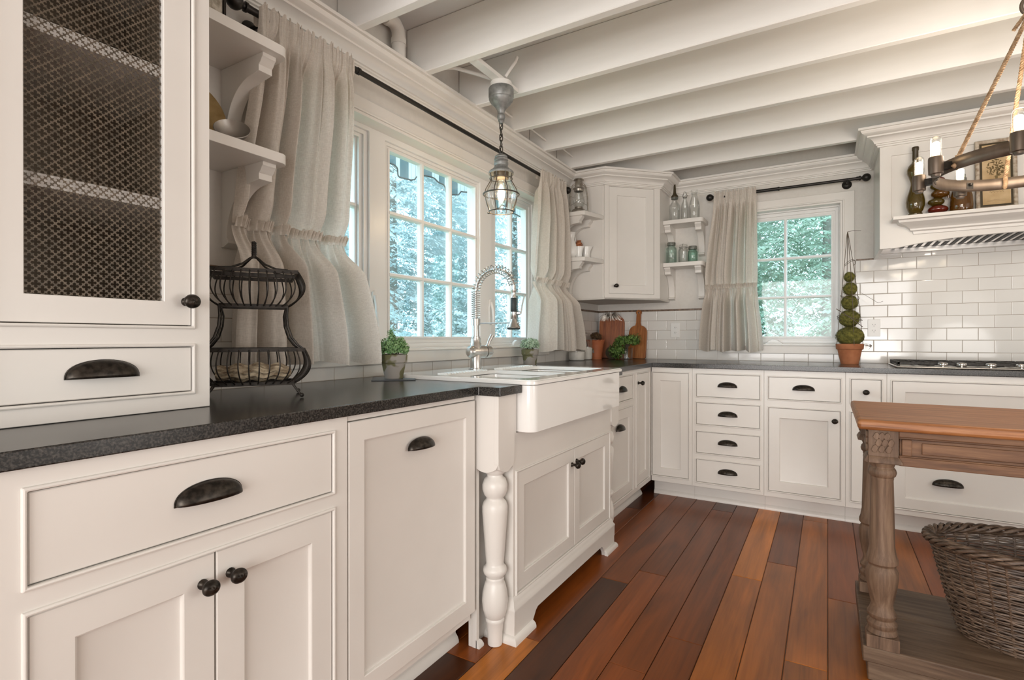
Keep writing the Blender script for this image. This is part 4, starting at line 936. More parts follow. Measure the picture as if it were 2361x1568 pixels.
def rope(b, pts, r=.0075, pitch=.028):
    P = [Vector(p) for p in pts]; L = [0]
    for i in range(1, len(P)): L.append(L[-1]+(P[i]-P[i-1]).length)
    for s in range(3):
        out = []; n = int(L[-1]/.0035)
        for k in range(n+1):
            l = L[-1]*k/n; i = next((j for j in range(1, len(L)) if L[j] >= l-1e-9), len(L)-1); t = (l-L[i-1])/max(1e-9, L[i]-L[i-1]); p = P[i-1].lerp(P[i], t); tg = (P[i]-P[i-1]).normalized()
            up = Vector((1, 0, 0)) if abs(tg.x) < .8 else Vector((0, 1, 0)); n1 = (up-tg*up.dot(tg)).normalized(); n2 = tg.cross(n1); a = 2*pi*l/pitch+2*pi*s/3
            out.append(p+n1*cos(a)*r*.52+n2*sin(a)*r*.52)
        b.tube(out, r*.60, 5)
for i, ad in enumerate((-148, 92, -28)):   # ropes tied to the ring
    a = radians(ad); p = Vector((RR*cos(a), RR*sin(a), -.002)); b = MB()
    inn = p*.98; inn.z = .012
    rope(b, [apex, inn], .0068); 
    b.tube([(p.x*1.03, p.y*1.03, -.004), (p.x*.98, p.y*.98, -.016), (p.x*.95, p.y*.95, 0), (p.x*.97, p.y*.97, .03)], .0075, 8)
    b.build('rope', M['rope'], chn, smooth=60)
b = MB(); b.tube([(apex.x+.022*cos(2*pi*k/24), apex.y+.004, apex.z+.028+.030*sin(2*pi*k/24)) for k in range(24)], .006, 8, closed=True)
b.build('hook_ring', M['grey_metal'], chn, smooth=60)
b = MB(); rope(b, [apex+Vector((-.01, 0, 0)), apex+Vector((-.045, -.01, -.055))], .006); b.lathe([(.013, -.03), (.015, -.01), (.012, .015)], tuple(apex), 14); b.build('rope_tail', M['rope'], chn, smooth=60)
b = MB(); z = apex.z+.075; k = 0
while z < .83: link(b, (0, 0, z), L=.034, W_=.016, r=.0024, ang=pi/2*(k % 2)); z += .028; k += 1
b.build('chain', M['chain'], chn, smooth=60)
lamp('chandelier_light', 'POINT', (2.304, 2.505, 1.80), 10, (1, .86, .70), .16)
# under-hood task lamps
for x in (2.30, 2.86):
    hl = thing('hood_light', 'round task light set under the range hood', 'light', (x, 4.02, 1.667), 0, 'under-hood lights')
    MB().lathe([(0, -.001), (.032, -.001), (.034, .002), (0, .003)], seg=24, cap=False).build('light_ring', M['stainless'], hl, smooth=40)
    l = lamp('hood_task_light', 'AREA', (x, 4.02, 1.660), .30, (1, .90, .76), .06); l.data.shape = 'DISK'

# ------------------------------------------------------------------ cooktop
ck = thing('gas_cooktop', 'stainless gas cooktop with dark grates and round knobs on the back worktop', 'cooktop', (0, 0, .9175))
CX0, CX1, CY0, CY1 = 2.035, 2.95, 3.665, 4.17
b = MB().box(CX0, CX1, CY0, CY1, 0, .010); b.build('cooktop_tray', M['stainless'], ck, smooth=30, bevel=.005, bseg=3)
for gx0, gx1 in ((2.045, 2.335), (2.340, 2.64), (2.645, 2.94)):
    b = MB()
    for x in (gx0, gx1-.014): b.box(x, x+.014, 3.745, 4.16, .016, .032)
    for y in (3.745, 3.945, 4.146): b.box(gx0, gx1, y, y+.014, .0165, .0325)
    for x in (gx0+.08, gx0+.145, gx0+.21): b.box(x, x+.008, 3.75, 4.155, .020, .033)
    for x, y in ((gx0, 3.745), (gx1-.014, 3.745), (gx0, 4.146), (gx1-.014, 4.146)): b.box(x+.001, x+.013, y+.001, y+.013, .009, .02)
    b.build('grate', M['castiron'], ck, smooth=0, bevel=.002, bseg=1)
for x in (2.245, 2.325, 2.445, 2.565, 2.685): MB().lathe([(.006, .008), (.006, .014), (.020, .015), (.023, .019), (.023, .026), (.019, .032), (.0, .034)], (x, 3.708, 0), 22, cap=False).build('knob', M['chrome'], ck, smooth=40)
for x in (2.19, 2.49, 2.79):
    for y in (3.85, 4.06): MB().lathe([(.040, .008), (.038, .014), (.028, .018), (0, .019)], (x, y, 0), 24, cap=False).build('burner', M['castiron'], ck, smooth=40)

# ------------------------------------------------------------------ outlets
def outlet(label, loc, rotz):
    r = thing('wall_outlet', label, 'outlet', loc, rotz)
    MB().box(-.035, .035, -.0045, 0, -.0575, .0575).build('cover_plate', M['plate'], r, smooth=0, bevel=.002)
    b = MB(); s = MB()
    for z in (-.0195, .0195):
        b.prism([(.0165*cos(2*pi*k/24), z+max(-.0135, min(.0135, .0165*sin(2*pi*k/24)))) for k in range(24)], -.0062, -.004, ax='y')
        s.box(-.0075, -.0055, -.0066, -.006, z-.001, z+.007).box(.0055, .0075, -.0066, -.006, z-.001, z+.006).lathe([(0, 0), (.0022, 0), (.0022, .0004), (0, .0004)], (0, 0, 0), 3)
        s.box(-.0018, .0018, -.0066, -.006, z-.009, z-.0055)
    b.build('receptacle', M['plate'], r, smooth=0); s.build('slots', M['slot'], r, smooth=0)
outlet('white wall outlet on the tiles between the corner and the small window curtain', (.657, BY-.0082, 1.149), 0)
outlet('white wall outlet on the tiles beside the moss topiary', (1.968, BY-.0082, 1.154), 0)

# ------------------------------------------------------------------ plants and small things
def leafball(n, c, r, sz, seed, squash=1, up=.0, shell=.35, zmin=-1):
    rd = random.Random(seed); b = MB()
    for _ in range(n):
        while True:
            d = Vector((rd.gauss(0, 1), rd.gauss(0, 1), rd.gauss(0, 1))).normalized()
            if d.z > zmin: break
        q = r*(1-shell*rd.random()**1.3)*(1+.10*sin(d.x*7+seed)*cos(d.y*6)); p = Vector((d.x*q, d.y*q, d.z*q*squash+up))+Vector(c)
        t = Vector((rd.gauss(0, 1), rd.gauss(0, 1), rd.gauss(0, 1))).normalized(); w_ = (d*.8+t).normalized(); s_ = w_.cross(t).normalized(); L = sz*rd.uniform(.7, 1.3)
        t = s_.cross(w_)
        b.add([p, p+t*L*.5+s_*L*.34, p+t*L*1.05+w_*L*.12, p+t*L*.5-s_*L*.34], [(0, 1, 2, 3)])
    return b
def potprof(rt, rb, h, rim, rimh):
    return [(0, 0), (rb, 0), (rb+(rt-rim-rb)*.98, h-rimh), (rt, h-rimh+.003), (rt+.001, h-.003), (rt-.003, h), (rt-.010, h), (rt-.013, h-.02), (0, h-.022)]
def pot_plant(name, label, loc, rt, rb, h, leafmat, seed, n, pr_=None, r=.055, rimh=.036, potm='claygrey', sz=.011, cz=.0, squash=.8):
    p = thing(name, label, 'potted plant', loc)
    MB().lathe(potprof(rt, rb, h, .005, rimh), seg=36, cap=False).build('clay_pot', M[potm], p, smooth=40)
    lb = leafball(n, (0, 0, h+cz), r, sz, seed, squash, 0, .55, -.35); lb.build('foliage', leafmat, p, smooth=0)
    b = MB(); rd = random.Random(seed)
    for k in range(26):
        a = rd.uniform(0, 6.28); q = rd.uniform(.2, .95)*r; b.tube([(q*.15*cos(a), q*.15*sin(a), h-.022), (q*.6*cos(a), q*.6*sin(a), h+cz*.4+.01), (q*cos(a), q*sin(a), h+cz+r*squash*(1-q/r)*.9)], .0011, 4)
    b.build('stems', M['twig'], p, smooth=60)
    return p
p = pot_plant('potted_herb', 'bushy green herb in a mossy clay pot on a slate square beside the sink', (.185, 1.600, .9215), .0535, .036, .098, M['leaf'], 3, 3200, r=.067, sz=.0085, cz=.020, squash=.84)
o = leafball(240, (.0, -.012, .175), .020, .008, 9, 1.9, 0, .9).build('foliage', M['leaf'], p, smooth=0)
tag(MB().box(-.085, .085, -.085, .085, 0, .004).build('slate_square', M['trivet'], smooth=0, bevel=.001, loc=(.185, 1.600, .9172), rotz=.75), 'thin dark slate square under the bushy herb pot', 'coaster')
pot_plant('potted_herb', 'pale green herb in a mossy grey clay pot behind the far end of the sink', (.128, 2.850, .9175), .052, .038, .100, M['leaf2'], 8, 1500, r=.066, sz=.010, cz=.022, squash=.75)

# wire basket rack
rk = thing('wire_rack', 'two-tier black wire basket rack with twisted top handle on the worktop by the hutch', 'rack', (.300, .915, .9175), radians(90-33.5))
def rk_frame(hx_, hy_, z, w_=.0045, h=.005, name='frame_band'):
    b = MB().prism([(-hx_, -hy_), (hx_, -hy_), (hx_, hy_), (-hx_, hy_)], z-h, z+h, [[(-hx_+w_, -hy_+w_), (hx_-w_, -hy_+w_), (hx_-w_, hy_-w_), (-hx_+w_, hy_-w_)]], 'z'); return b.build(name, M['iron'], rk, smooth=0)
levels = [(.103, .060, .040), (.130, .085, .134), (.086, .050, .256), (.112, .072, .352)]
for hx_, hy_, z in levels: rk_frame(hx_, hy_, z)
rk_frame(.104, .064, .340, name='frame_band')
def wires(z0, z1, a, c, bulge, nx=11, ny=6):
    # a=(hx,hy) bottom, c=(hx,hy) top ; bulging bars
    b = MB()
    for side in range(4):
        n = nx if side % 2 == 0 else ny
        for k in range(n+1):
            t = -1+2*k/n; pts = []
            for j in range(15):
                v = j/14; e = sin(pi*v**.85)*bulge; hx_ = a[0]+(c[0]-a[0])*v; hy_ = a[1]+(c[1]-a[1])*v
                if side % 2 == 0: pts.append((t*(hx_+e*.9), (hy_+e)*(1 if side == 0 else -1), z0+(z1-z0)*v))
                else: pts.append(((hx_+e)*(1 if side == 1 else -1), t*(hy_+e*.9), z0+(z1-z0)*v))
            b.tube(pts, .0019, 5)
    return b
wires(.040, .134, (.103, .060), (.130, .085), .026).build('lower_basket_wires', M['iron'], rk, smooth=60)
wires(.256, .352, (.086, .050), (.112, .072), .030).build('upper_basket_wires', M['iron'], rk, smooth=60)
for sx in (-1, 1):
    for sy in (-1, 1):
        b = MB()
        for o_ in (0, .006): b.tube([(sx*(.086-o_*.3), sy*(.050-o_), .256), (sx*(.0845-o_), sy*.049, .230), (sx*(.087-o_), sy*.052, .200), (sx*(.097-o_), sy*.060, .168), (sx*(.113-o_), sy*.072, .146), (sx*(.128-o_), sy*.083, .134)], .0026, 6)
        b.build('curved_upright', M['iron'], rk, smooth=60)
for sx in (-1, 1):
    for sy in (-1, 1):
        q = MB().tube([(sx*.098, sy*.056, .040), (sx*.104, sy*.060, .028), (sx*.114, sy*.068, .014), (sx*.120, sy*.073, .007)], .0032, 8)
        q.lathe([(0, -.0065), (.0045, -.0045), (.0065, 0), (.0045, .0045), (0, .0065)], (sx*.121, sy*.074, .0066), 12, cap=False); q.build('foot', M['iron'], rk, smooth=60)
b = MB()
for sx in (-1, 1):
    for sy in (-1, 1): b.tube([(sx*.085, sy*.066, .356), (sx*.055, sy*.050, .360), (sx*.028, sy*.028, .374), (sx*.010, sy*.010, .392), (0, 0, .400)], .003, 7)
for s in range(3): b.tube([(.0035*cos(k*.45+s*2.1), .0035*sin(k*.45+s*2.1), .395+.044*k/40) for k in range(41)], .0036, 6)
b.build('twisted_handle', M['iron'], rk, smooth=60)
b = MB().grid(lambda u, v: (.096*(2*v-1)*(1), (.044+.010*sin(9*u*2*pi)*.4)*cos(2*pi*u)*(1-.25*abs(2*v-1)**3), .0695+(.022+.004*sin(7*2*pi*u+3*v))*sin(2*pi*u)*(1-.35*abs(2*v-1)**3)+.004*sin(23*v+5*u)), 48, 30, True)
tag(b.build('burlap_bundle', M['cloth'], smooth=80, loc=(.300, .915, .9175), rotz=radians(90-33.5)), 'crumpled pale brown bundle lying in the lower wire basket', 'bundle')

# things on the shelves beside the hutch
pl = MB(); pl.T = Matrix.Translation((.055, .868, 1.6565+.108)) @ Matrix.Rotation(radians(76), 4, 'Y'); pl.lathe([(0, 0), (.075, .002), (.098, .010), (.105, .012), (.105, .014), (.096, .013), (.074, .006), (0, .004)], seg=44, cap=False)
pl.T = None; tag(pl.build('platter', M['gold'], smooth=40), 'round tarnished brass platter leaning on the wall on the lower shelf by the hutch', 'plate')
tag(MB().lathe([(0, 0), (.030, 0), (.033, .004), (.033, .090), (.030, .094), (.030, .104), (.034, .106), (.034, .116), (.010, .122), (0, .122)], seg=28, cap=False).build('white_canister', M['ceramic'], smooth=40, loc=(.205, .795, 1.6555)), 'white canister mostly hidden behind the hutch edge on the lower shelf', 'canister')
pl = MB(); pl.T = Matrix.Translation((.195, .915, 1.6558+.034)) @ Vector((.62, -.42, .62)).to_track_quat('Z', 'Y').to_matrix().to_4x4()
pl.lathe([(.0, -.030), (.020, -.028), (.038, -.018), (.050, .0), (.056, .012), (.058, .013), (.056, .015), (.048, .002), (.036, -.015), (.02, -.024), (0, -.026)], seg=40, cap=False)
zmin = min(v[2] for v in pl.v); pl.v = [(.195+(x-.195)*.85, .915+(y-.915)*.85, (z-zmin)*.85+1.6556) for x, y, z in pl.v]
pl.T = None; tag(pl.build('metal_bowl', M['pewter'], smooth=50), 'small grey metal bowl tipped on its side at the front of the lower shelf', 'bowl')
tag(MB().lathe([(0, 0), (.040, 0), (.044, .004), (.041, .006), (.0, .004)], seg=36, cap=False).build('flat_dish', M['pewter'], smooth=50, loc=(.155, 1.000, 1.6555)), 'flat dark metal dish lying at the end of the lower shelf', 'dish')
fr_ = thing('framed_weaving', 'cream woven panel in a thin dark frame standing on the upper shelf by the hutch', 'picture', (.13, .835, 1.9885), LR)
MB().box(-.090, .088, -.006, .012, .002, .26).build('woven_panel', M['knit'], fr_, smooth=0, bevel=.004)
MB().box(.088, .094, -.012, .016, 0, .262).box(-.096, -.090, -.012, .016, 0, .262).box(-.096, .094, -.011, .015, .262, .268).build('frame', M['iron'], fr_, smooth=0)

# bottles and jars on the corner shelves
def jar(name, label, cat, loc, prof, mat, extra=None, group=None):
    r = thing(name, label, cat, loc, 0, group)
    MB().lathe(prof, seg=32, cap=False).build('glass_body', mat, r, smooth=60)
    if extra: extra(r)
    return r
ZU, ZL = 1.9885, 1.6625; ys = 4.175
def oilspout(r):
    MB().lathe([(.026, .185), (.027, .189), (.026, .196), (.021, .203), (.015, .211), (.011, .225), (.0085, .262), (.0065, .292), (.004, .298), (0, .299)], seg=22, cap=False).build('spout_cap', M['blackseal'], r, smooth=40)
    MB().lathe([(.024, .172), (.0255, .173), (.0255, .184), (.024, .186)], seg=24).build('metal_ring', M['lid'], r, smooth=40)
jar('oil_bottle', 'tall clear oil bottle with a dark pointed spout beside the corner cabinet', 'bottle', (.682, ys-.01, ZU), [(0, 0), (.038, 0), (.042, .004), (.042, .115), (.038, .130), (.027, .142), (.022, .150), (.022, .174), (.019, .174), (.019, .15), (.036, .125), (.039, .110), (.039, .006), (0, .005)], M['clear'], oilspout)
def bail(zz, rr):
    def f(r):
        b = MB().tube([(-rr, 0, zz-.018), (-rr-.004, .004, zz), (-rr*.3, .0, zz+.030), (rr*.5, 0, zz+.024), (rr+.005, 0, zz-.004), (rr, 0, zz-.018)], .0016, 6)
        b.tube([(rr*cos(2*pi*k/20), rr*sin(2*pi*k/20), zz-.018) for k in range(20)], .0016, 6, closed=True); b.build('wire_bail', M['chain'], r, smooth=60)
        MB().lathe([(0, zz-.004), (rr*.8, zz-.003), (rr*.9, zz+.006), (rr*.5, zz+.012), (0, zz+.013)], seg=20, cap=False).build('stopper', M['ceramic'], r, smooth=50)
    return f
jar('swing_top_bottle', 'slim clear swing-top bottle between the oil bottle and milk bottle', 'bottle', (.752, ys+.02, ZU), [(0, 0), (.028, 0), (.031, .004), (.031, .105), (.026, .135), (.015, .165), (.0125, .190), (.0135, .196), (.011, .196), (.011, .165), (.024, .130), (.028, .105), (.028, .005), (0, .004)], M['clear'], bail(.200, .013))
def cap_(z0, z1, rr, m='lid', nm_='lid'):
    def f(r): MB().lathe([(0, z1+.003), (rr*.9, z1+.002), (rr, z1-.002), (rr, z0), (rr*.95, z0)], seg=30, cap=False).build(nm_, M[m], r, smooth=40)
    return f
def milkrim(r): MB().lathe([(.021, .198), (.0255, .200), (.0265, .208), (.0265, .222), (.024, .226), (.020, .225)], seg=26, cap=False).build('glass_rim', M['clear'], r, smooth=50)
jar('milk_bottle', 'clear glass milk bottle nearest the small window curtain', 'bottle', (.828, ys-.005, ZU), [(0, 0), (.038, 0), (.041, .004), (.041, .095), (.036, .130), (.025, .165), (.021, .185), (.022, .205), (.019, .205), (.018, .185), (.033, .128), (.038, .094), (.038, .005), (0, .004)], M['clear'], milkrim)
mp = lambda R_, H, nr: [(0, 0), (R_-.004, 0), (R_, .005), (R_, H*.78), (R_*.93, H*.87), (nr, H*.93), (nr, H), (nr-.003, H), (nr-.003, H*.93), (R_*.90, H*.85), (R_-.003, H*.78), (R_-.003, .006), (0, .005)]
jar('mason_jar', 'tall aqua mason jar with zinc lid, left on the lower corner shelf', 'jar', (.660, ys-.02, ZL), mp(.040, .140, .028), M['aqua'], cap_(.140, .162, .031))
def clamp(r):
    MB().lathe([(0, .148), (.028, .147), (.032, .141), (.032, .128), (.030, .127)], seg=28, cap=False).build('glass_lid', M['clear'], r, smooth=50)
    MB().tube([(.032*cos(2*pi*k/24), .032*sin(2*pi*k/24), .124) for k in range(24)], .0015, 6, closed=True).tube([(-.003, -.033, .10), (-.003, -.037, .13), (-.001, -.02, .150), (0, .01, .152)], .0015, 6).build('wire_clamp', M['chain'], r, smooth=60)
jar('clamp_jar', 'clear clamp-lid jar between the two green jars', 'jar', (.742, ys+.02, ZL), mp(.040, .126, .031), M['clear'], clamp)
jar('mason_jar', 'short deep aqua mason jar with grey lid, right on the lower corner shelf', 'jar', (.820, ys-.02, ZL), mp(.036, .096, .029), M['aquad'], cap_(.098, .120, .0315))

# lantern
ln = thing('barn_lantern', 'weathered tin kerosene lantern on the upper shelf by the window', 'lantern', (.135, 3.575, 1.9905), radians(-66))
MB().lathe([(0, 0), (.050, 0), (.053, .005), (.053, .022), (.046, .034), (.030, .040), (.030, .052), (0, .053)], seg=32, cap=False).build('fuel_tank', M['lantern'], ln, smooth=40)
MB().lathe([(.028, .052), (.040, .068), (.045, .092), (.041, .118), (.030, .150), (.027, .166), (.025, .166), (.038, .117), (.042, .092), (.037, .068), (.026, .054)], seg=32, cap=False).build('glass_chimney', M['clear'], ln, smooth=60)
MB().lathe([(.028, .166), (.034, .168), (.036, .182), (.043, .186), (.041, .192), (.028, .198), (.030, .232), (.026, .238), (.026, .246), (.038, .250), (.036, .256), (0, .262)], seg=28, cap=False).build('vent_cap', M['lantern'], ln, smooth=40)
b = MB()
for s in (-1, 1):
    b.tube([(0, s*.050, .012), (0, s*.062, .02), (0, s*.066, .04), (0, s*.062, .13), (0, s*.052, .195), (0, s*.042, .214), (0, s*.030, .222)], .0055, 8)
b.tube([(-.02, -.062, .07), (-.046, 0, .115), (-.02, .062, .07)], .0016, 6).tube([(.02, -.062, .13), (.048, 0, .095), (.02, .062, .13)], .0016, 6)
b.build('side_tubes', M['lantern'], ln, smooth=60)

# white pitchers
def pitcher(name, label, loc, sc, rotz, prof, lipo=.016, handle=True, ext=None):
    r = thing(name, label, 'pitcher', loc, rotz)
    b = MB(); n = 36; vs = []; fs = []
    for i, (rr, z) in enumerate(prof):
        for k in range(n):
            a = 2*pi*k/n; t = max(0, (z/prof[-1][1]-.72)/.28); sp_ = exp(-(min(a, 2*pi-a)/.45)**2)*lipo*t
            vs.append(((rr+sp_)*cos(a)*sc, rr*sin(a)*sc, (z+sp_*.35)*sc))
    for i in range(len(prof)-1):
        for k in range(n): k2 = (k+1) % n; fs.append((i*n+k, i*n+k2, (i+1)*n+k2, (i+1)*n+k))
    fs.append(tuple(reversed(range(n)))); b.add(vs, fs); b.build('pitcher_body', M['ceramic'], r, smooth=60, solid=.0)
    H = prof[-1][1]*sc; R_ = max(p[0] for p in prof)*sc
    if handle: MB().tube([(-R_*.62, 0, H*.90), (-R_*1.05, 0, H*.95), (-R_*1.38, 0, H*.78), (-R_*1.36, 0, H*.55), (-R_*.93, 0, H*.36)], [.005, .0055, .0055, .005, .0045], 8).build('handle', M['ceramic'], r, smooth=60)
    if ext: ext(r)
    return r
ZC = 1.6645
big = [(.030, 0), (.040, .004), (.050, .035), (.0515, .060), (.044, .095), (.032, .125), (.030, .145), (.037, .170), (.040, .178), (.037, .176), (.027, .145), (.029, .125), (.04, .095), (.046, .06), (.036, .01)]
pitcher('pitcher', 'tall white ceramic pitcher at the back of the lower corner shelf', (.085, 3.530, ZC), 1.06, radians(262), big[:9])
small = [(.024, 0), (.027, .003), (.026, .03), (.030, .060), (.036, .086), (.037, .092)]
def innerwall(r): MB().lathe([(.034, .0775), (.033, .070), (.020, .006), (0, .005)], seg=30, cap=False).build('inside', M['ceramic'], r, smooth=60)
pitcher('creamer', 'small white creamer in front of the tall pitcher', (.150, 3.545, ZC), .90, radians(-10), small, .010)
pitcher('creamer', 'white cup-shaped creamer at the end of the shelf beside the dried cone', (.165, 3.640, ZC), 1.0, radians(30), [(.022, 0), (.030, .004), (.028, .03), (.031, .060), (.037, .088), (.038, .094)], .012)
b = leafball(300, (0, 0, 0), .030, .018, 5, 1.25, 0, .5)  # dried flower head
tag(b.build('dried_cone', M['terra'], smooth=0, loc=(.120, 3.610, ZC+.110)), 'reddish brown dried seed head behind the white creamers', 'dried flower')

# ------------------------------------------------------------------ counter corner group
ZT = .9175
def board(name, label, loc, w_, h, neck, mat, tilt, rotz, round_=True):
    n = 14; pts = []
    if neck:
        pts = [(-w_/2+.012, 0), (w_/2-.012, 0), (w_/2, .012), (w_/2, h*.52)]
        for k in range(1, 9): t = k/8; a = pi/2*t; pts.append((w_/2-(w_/2-.024)*(1-cos(a))*1.0, h*.52+.060*sin(a)))
        pts += [(.018, h*.52+.085), (.018, h-.04)]
        for k in range(9): a = pi*k/8; pts.append((.024*cos(a), h-.028+.026*sin(a)))
        pts += [(-.018, h-.04), (-.018, h*.52+.085)]
        for k in range(8, 0, -1): t = k/8; a = pi/2*t; pts.append((-(w_/2-(w_/2-.024)*(1-cos(a))), h*.52+.060*sin(a)))
        pts += [(-w_/2, h*.52), (-w_/2, .012)]
        hole = [(.007*cos(2*pi*k/12), h-.028+.007*sin(2*pi*k/12)) for k in range(12)]
    else:
        pts = [(-w_/2, 0), (w_/2, 0)]
        for k in range(17): a = pi*k/16; pts.append((w_/2*cos(a), h-.075+.075*sin(a)))
        hole = None
    b = MB().prism(pts, -.009, .009, [hole] if hole else (), 'y')
    o = b.build(name, mat, smooth=30, bevel=.003); o.location = loc; o.rotation_euler = (radians(-tilt), 0, rotz); return o
o = board('cutting_board', 'x', (.150, 4.215, ZT+.002), .210, .372, False, M['board2'], 9, radians(12)); tag(o, 'reddish arched wooden cutting board leaning in the corner behind the terracotta pot', 'cutting board')
o = board('cutting_board', 'x', (.365, 4.222, ZT+.002), .150, .405, True, M['board'], 8, radians(-2)); tag(o, 'brown wooden paddle cutting board with round handle leaning on the back tiles', 'cutting board')
b = MB(); rd = random.Random(2)
for k in range(150):
    a = rd.uniform(-pi*1.05, .05*pi) if k % 3 else rd.uniform(0, 2*pi); R_ = rd.uniform(.045, .10); z = rd.uniform(-.01, .055)*(1-R_*3)
    b.tube([(.01*cos(a), -.004, .02), (R_*.6*cos(a), -.012-R_*.1, .02+z+.01), (R_*cos(a), -.018, z+.0)], [.0012, .0012, .0008], 4)
tag(b.build('wire_spray', M['lantern'], smooth=60, loc=(.150, 4.200, ZT+.315), rotz=radians(12)), 'spray of thin silvery wires fanning over the arched cutting board', 'ornament')
# wavy-rimmed terracotta pot
tp = thing('terracotta_pot', 'orange terracotta pot with wavy rim holding a dark brown mossy ball', 'potted plant', (.088, 4.020, ZT))
def tw(u, v):
    prof = [(.050, 0), (.053, .01), (.058, .06), (.064, .115), (.067, .128), (.073, .148), (.075, .153)]
    i = min(len(prof)-2, int(v*(len(prof)-1))); t = v*(len(prof)-1)-i; r = prof[i][0]+(prof[i+1][0]-prof[i][0])*t; z = prof[i][1]+(prof[i+1][1]-prof[i][1])*t; a = 2*pi*u
    q = max(0, (v-.8)/.2); return ((r+.003*q*sin(14*a))*cos(a), (r+.003*q*sin(14*a))*sin(a), z+.003*q*cos(14*a))
MB().grid(tw, 112, 19, True).prism([(.052*cos(2*pi*k/30), .052*sin(2*pi*k/30)) for k in range(30)], 0, .004).prism([(.063*cos(2*pi*k/30), .063*sin(2*pi*k/30)) for k in range(30)], .128, .131).build('clay_pot', M['terra2'], tp, smooth=60, solid=.002)
MB().prism([(-.010, .055), (.014, .050), (.004, .095), (-.002, .100), (-.008, .080)], -.0615, -.0595, ax='y').build('painted_patch', M['claygrey'], tp, smooth=0)
leafball(1500, (0, 0, .175), .050, .008, 12, .85, 0, .25, -.4).build('moss_ball', M['brownleaf'], tp, smooth=0)
# glass storage jars with flour
for (x, y, R_, H, lb) in ((.020+.065, 3.655, .062, .150, 'large round glass jar of white flour under the corner end of the curtain'), (.085, 3.835, .048, .215, 'tall glass jar half filled with flour beside the terracotta pot')):
    j = thing('storage_jar', lb, 'jar', (x, y, ZT))
    MB().lathe([(0, 0), (R_*.86, 0), (R_, .012), (R_*1.02, H*.45), (R_*.98, H*.72), (R_*.70, H*.86), (R_*.62, H*.90), (R_*.66, H*.93), (R_*.60, H*.93)], seg=36, cap=False).build('glass_body', M['clear'], j, smooth=60)
    MB().lathe([(0, .003), (R_*.84, .003), (R_*.965, .013), (R_*.985, H*.42), (R_*.7, H*.46), (0, H*.47)], seg=32, cap=False).build('flour', M['flour'], j, smooth=50)
    MB().lathe([(R_*.64, H*.93), (R_*.70, H*.94), (R_*.55, H*.965), (R_*.15, H*.975), (R_*.12, H*.99), (R_*.20, H*1.01), (0, H*1.025)], seg=28, cap=False).build('glass_lid', M['clear'], j, smooth=60)
# trailing plant in a jar
tl = thing('trailing_plant', 'dark green trailing ivy spilling from a clear jar in front of the paddle board', 'potted plant', (.335, 4.060, ZT))
MB().lathe([(0, 0), (.046, 0), (.050, .006), (.050, .085), (.053, .092), (.050, .092), (.046, .085), (.046, .006), (0, .005)], seg=32, cap=False).build('glass_jar', M['clear'], tl, smooth=60)
b = leafball(950, (0, 0, .145), .108, .021, 31, .50, 0, .85, -.6)
c2 = leafball(800, (-.055, -.060, .075), .076, .019, 33, 1.0, 0, .9); b.add(c2.v, c2.f); c3 = leafball(160, (.07, .0, .165), .060, .015, 35, .8, 0, .95); b.add(c3.v, c3.f)
b.build('foliage', M['leaf3'], tl, smooth=0)
b = MB()
for k in range(22):
    a = rd.uniform(0, 6.28); R_ = rd.uniform(.06, .12); b.tube([(0, 0, .08), (R_*.5*cos(a), R_*.5*sin(a), .15), (R_*cos(a), R_*sin(a), rd.uniform(.09, .19))], .0012, 4)
b.build('stems', M['twig'], tl, smooth=60)
tag(MB().prism([(.052*cos(2*pi*k/30), .052*sin(2*pi*k/30)*1.0+.052) for k in range(30)], 0, .012, ax='y').build('round_plaque', M['blackseal'], smooth=30, loc=(.215, 4.045, ZT+.0)), 'dark rounded plate standing between the terracotta pot and the ivy', 'plate')

# moss topiary
tpz = thing('moss_topiary', 'five-tier moss ball topiary in a terracotta pot beside the small window', 'potted plant', (1.825, 4.105, ZT))
MB().lathe([(0, 0), (.050, 0), (.069, .092), (.073, .093), (.077, .098), (.079, .128), (.074, .131), (.068, .130), (.066, .110), (0, .108)], seg=40, cap=False).build('clay_pot', M['terra'], tpz, smooth=40)
rd = random.Random(77)
for (r, z, sq) in ((.077, .180, .78), (.058, .296, .92), (.046, .400, 1.0), (.0385, .490, 1.05), (.030, .568, 1.05)):
    def mf(u, v, r=r, z=z, sq=sq):
        a = 2*pi*u; p = pi*v; q = r*(1+.05*sin(5*a+z*90)*sin(4*p)+.04*sin(11*a+7*p)); return (q*sin(p)*cos(a)+.004*sin(z*40), q*sin(p)*sin(a), z-q*cos(p)*sq)
    b = MB().grid(mf, 40, 22, True)
    n = int(900*(r/.077)**1.6)
    for _ in range(n):
        d = Vector((rd.gauss(0, 1), rd.gauss(0, 1), rd.gauss(0, 1))).normalized(); t = d.cross(Vector((rd.gauss(0, 1), rd.gauss(0, 1), rd.gauss(0, 1)))).normalized(); p = Vector((d.x*r, d.y*r, z+d.z*r*sq))*1.0
        L = rd.uniform(.008, .020); s_ = d.cross(t)*.0008; q2 = p+d*rd.uniform(.0, .004); b.add([q2-t*L*.5-s_, q2-t*L*.5+s_, q2+d*.003+s_, q2+d*.003-s_, q2+t*L*.5+s_, q2+t*L*.5-s_], [(0, 1, 2, 3), (3, 2, 4, 5)])
    b.build('moss_ball', M['moss'], tpz, smooth=60)
b = MB(); top = Vector((-.012, 0, .865))
for a in (.3, 1.9, 3.5, 5.0): b.tube([(.078*cos(a), .078*sin(a), .12), (.058*cos(a), .058*sin(a), .35), (.030*cos(a)-.004, .030*sin(a), .62), tuple(top+Vector((.004*cos(a), .004*sin(a), -.02))), tuple(top)], .0019, 5)
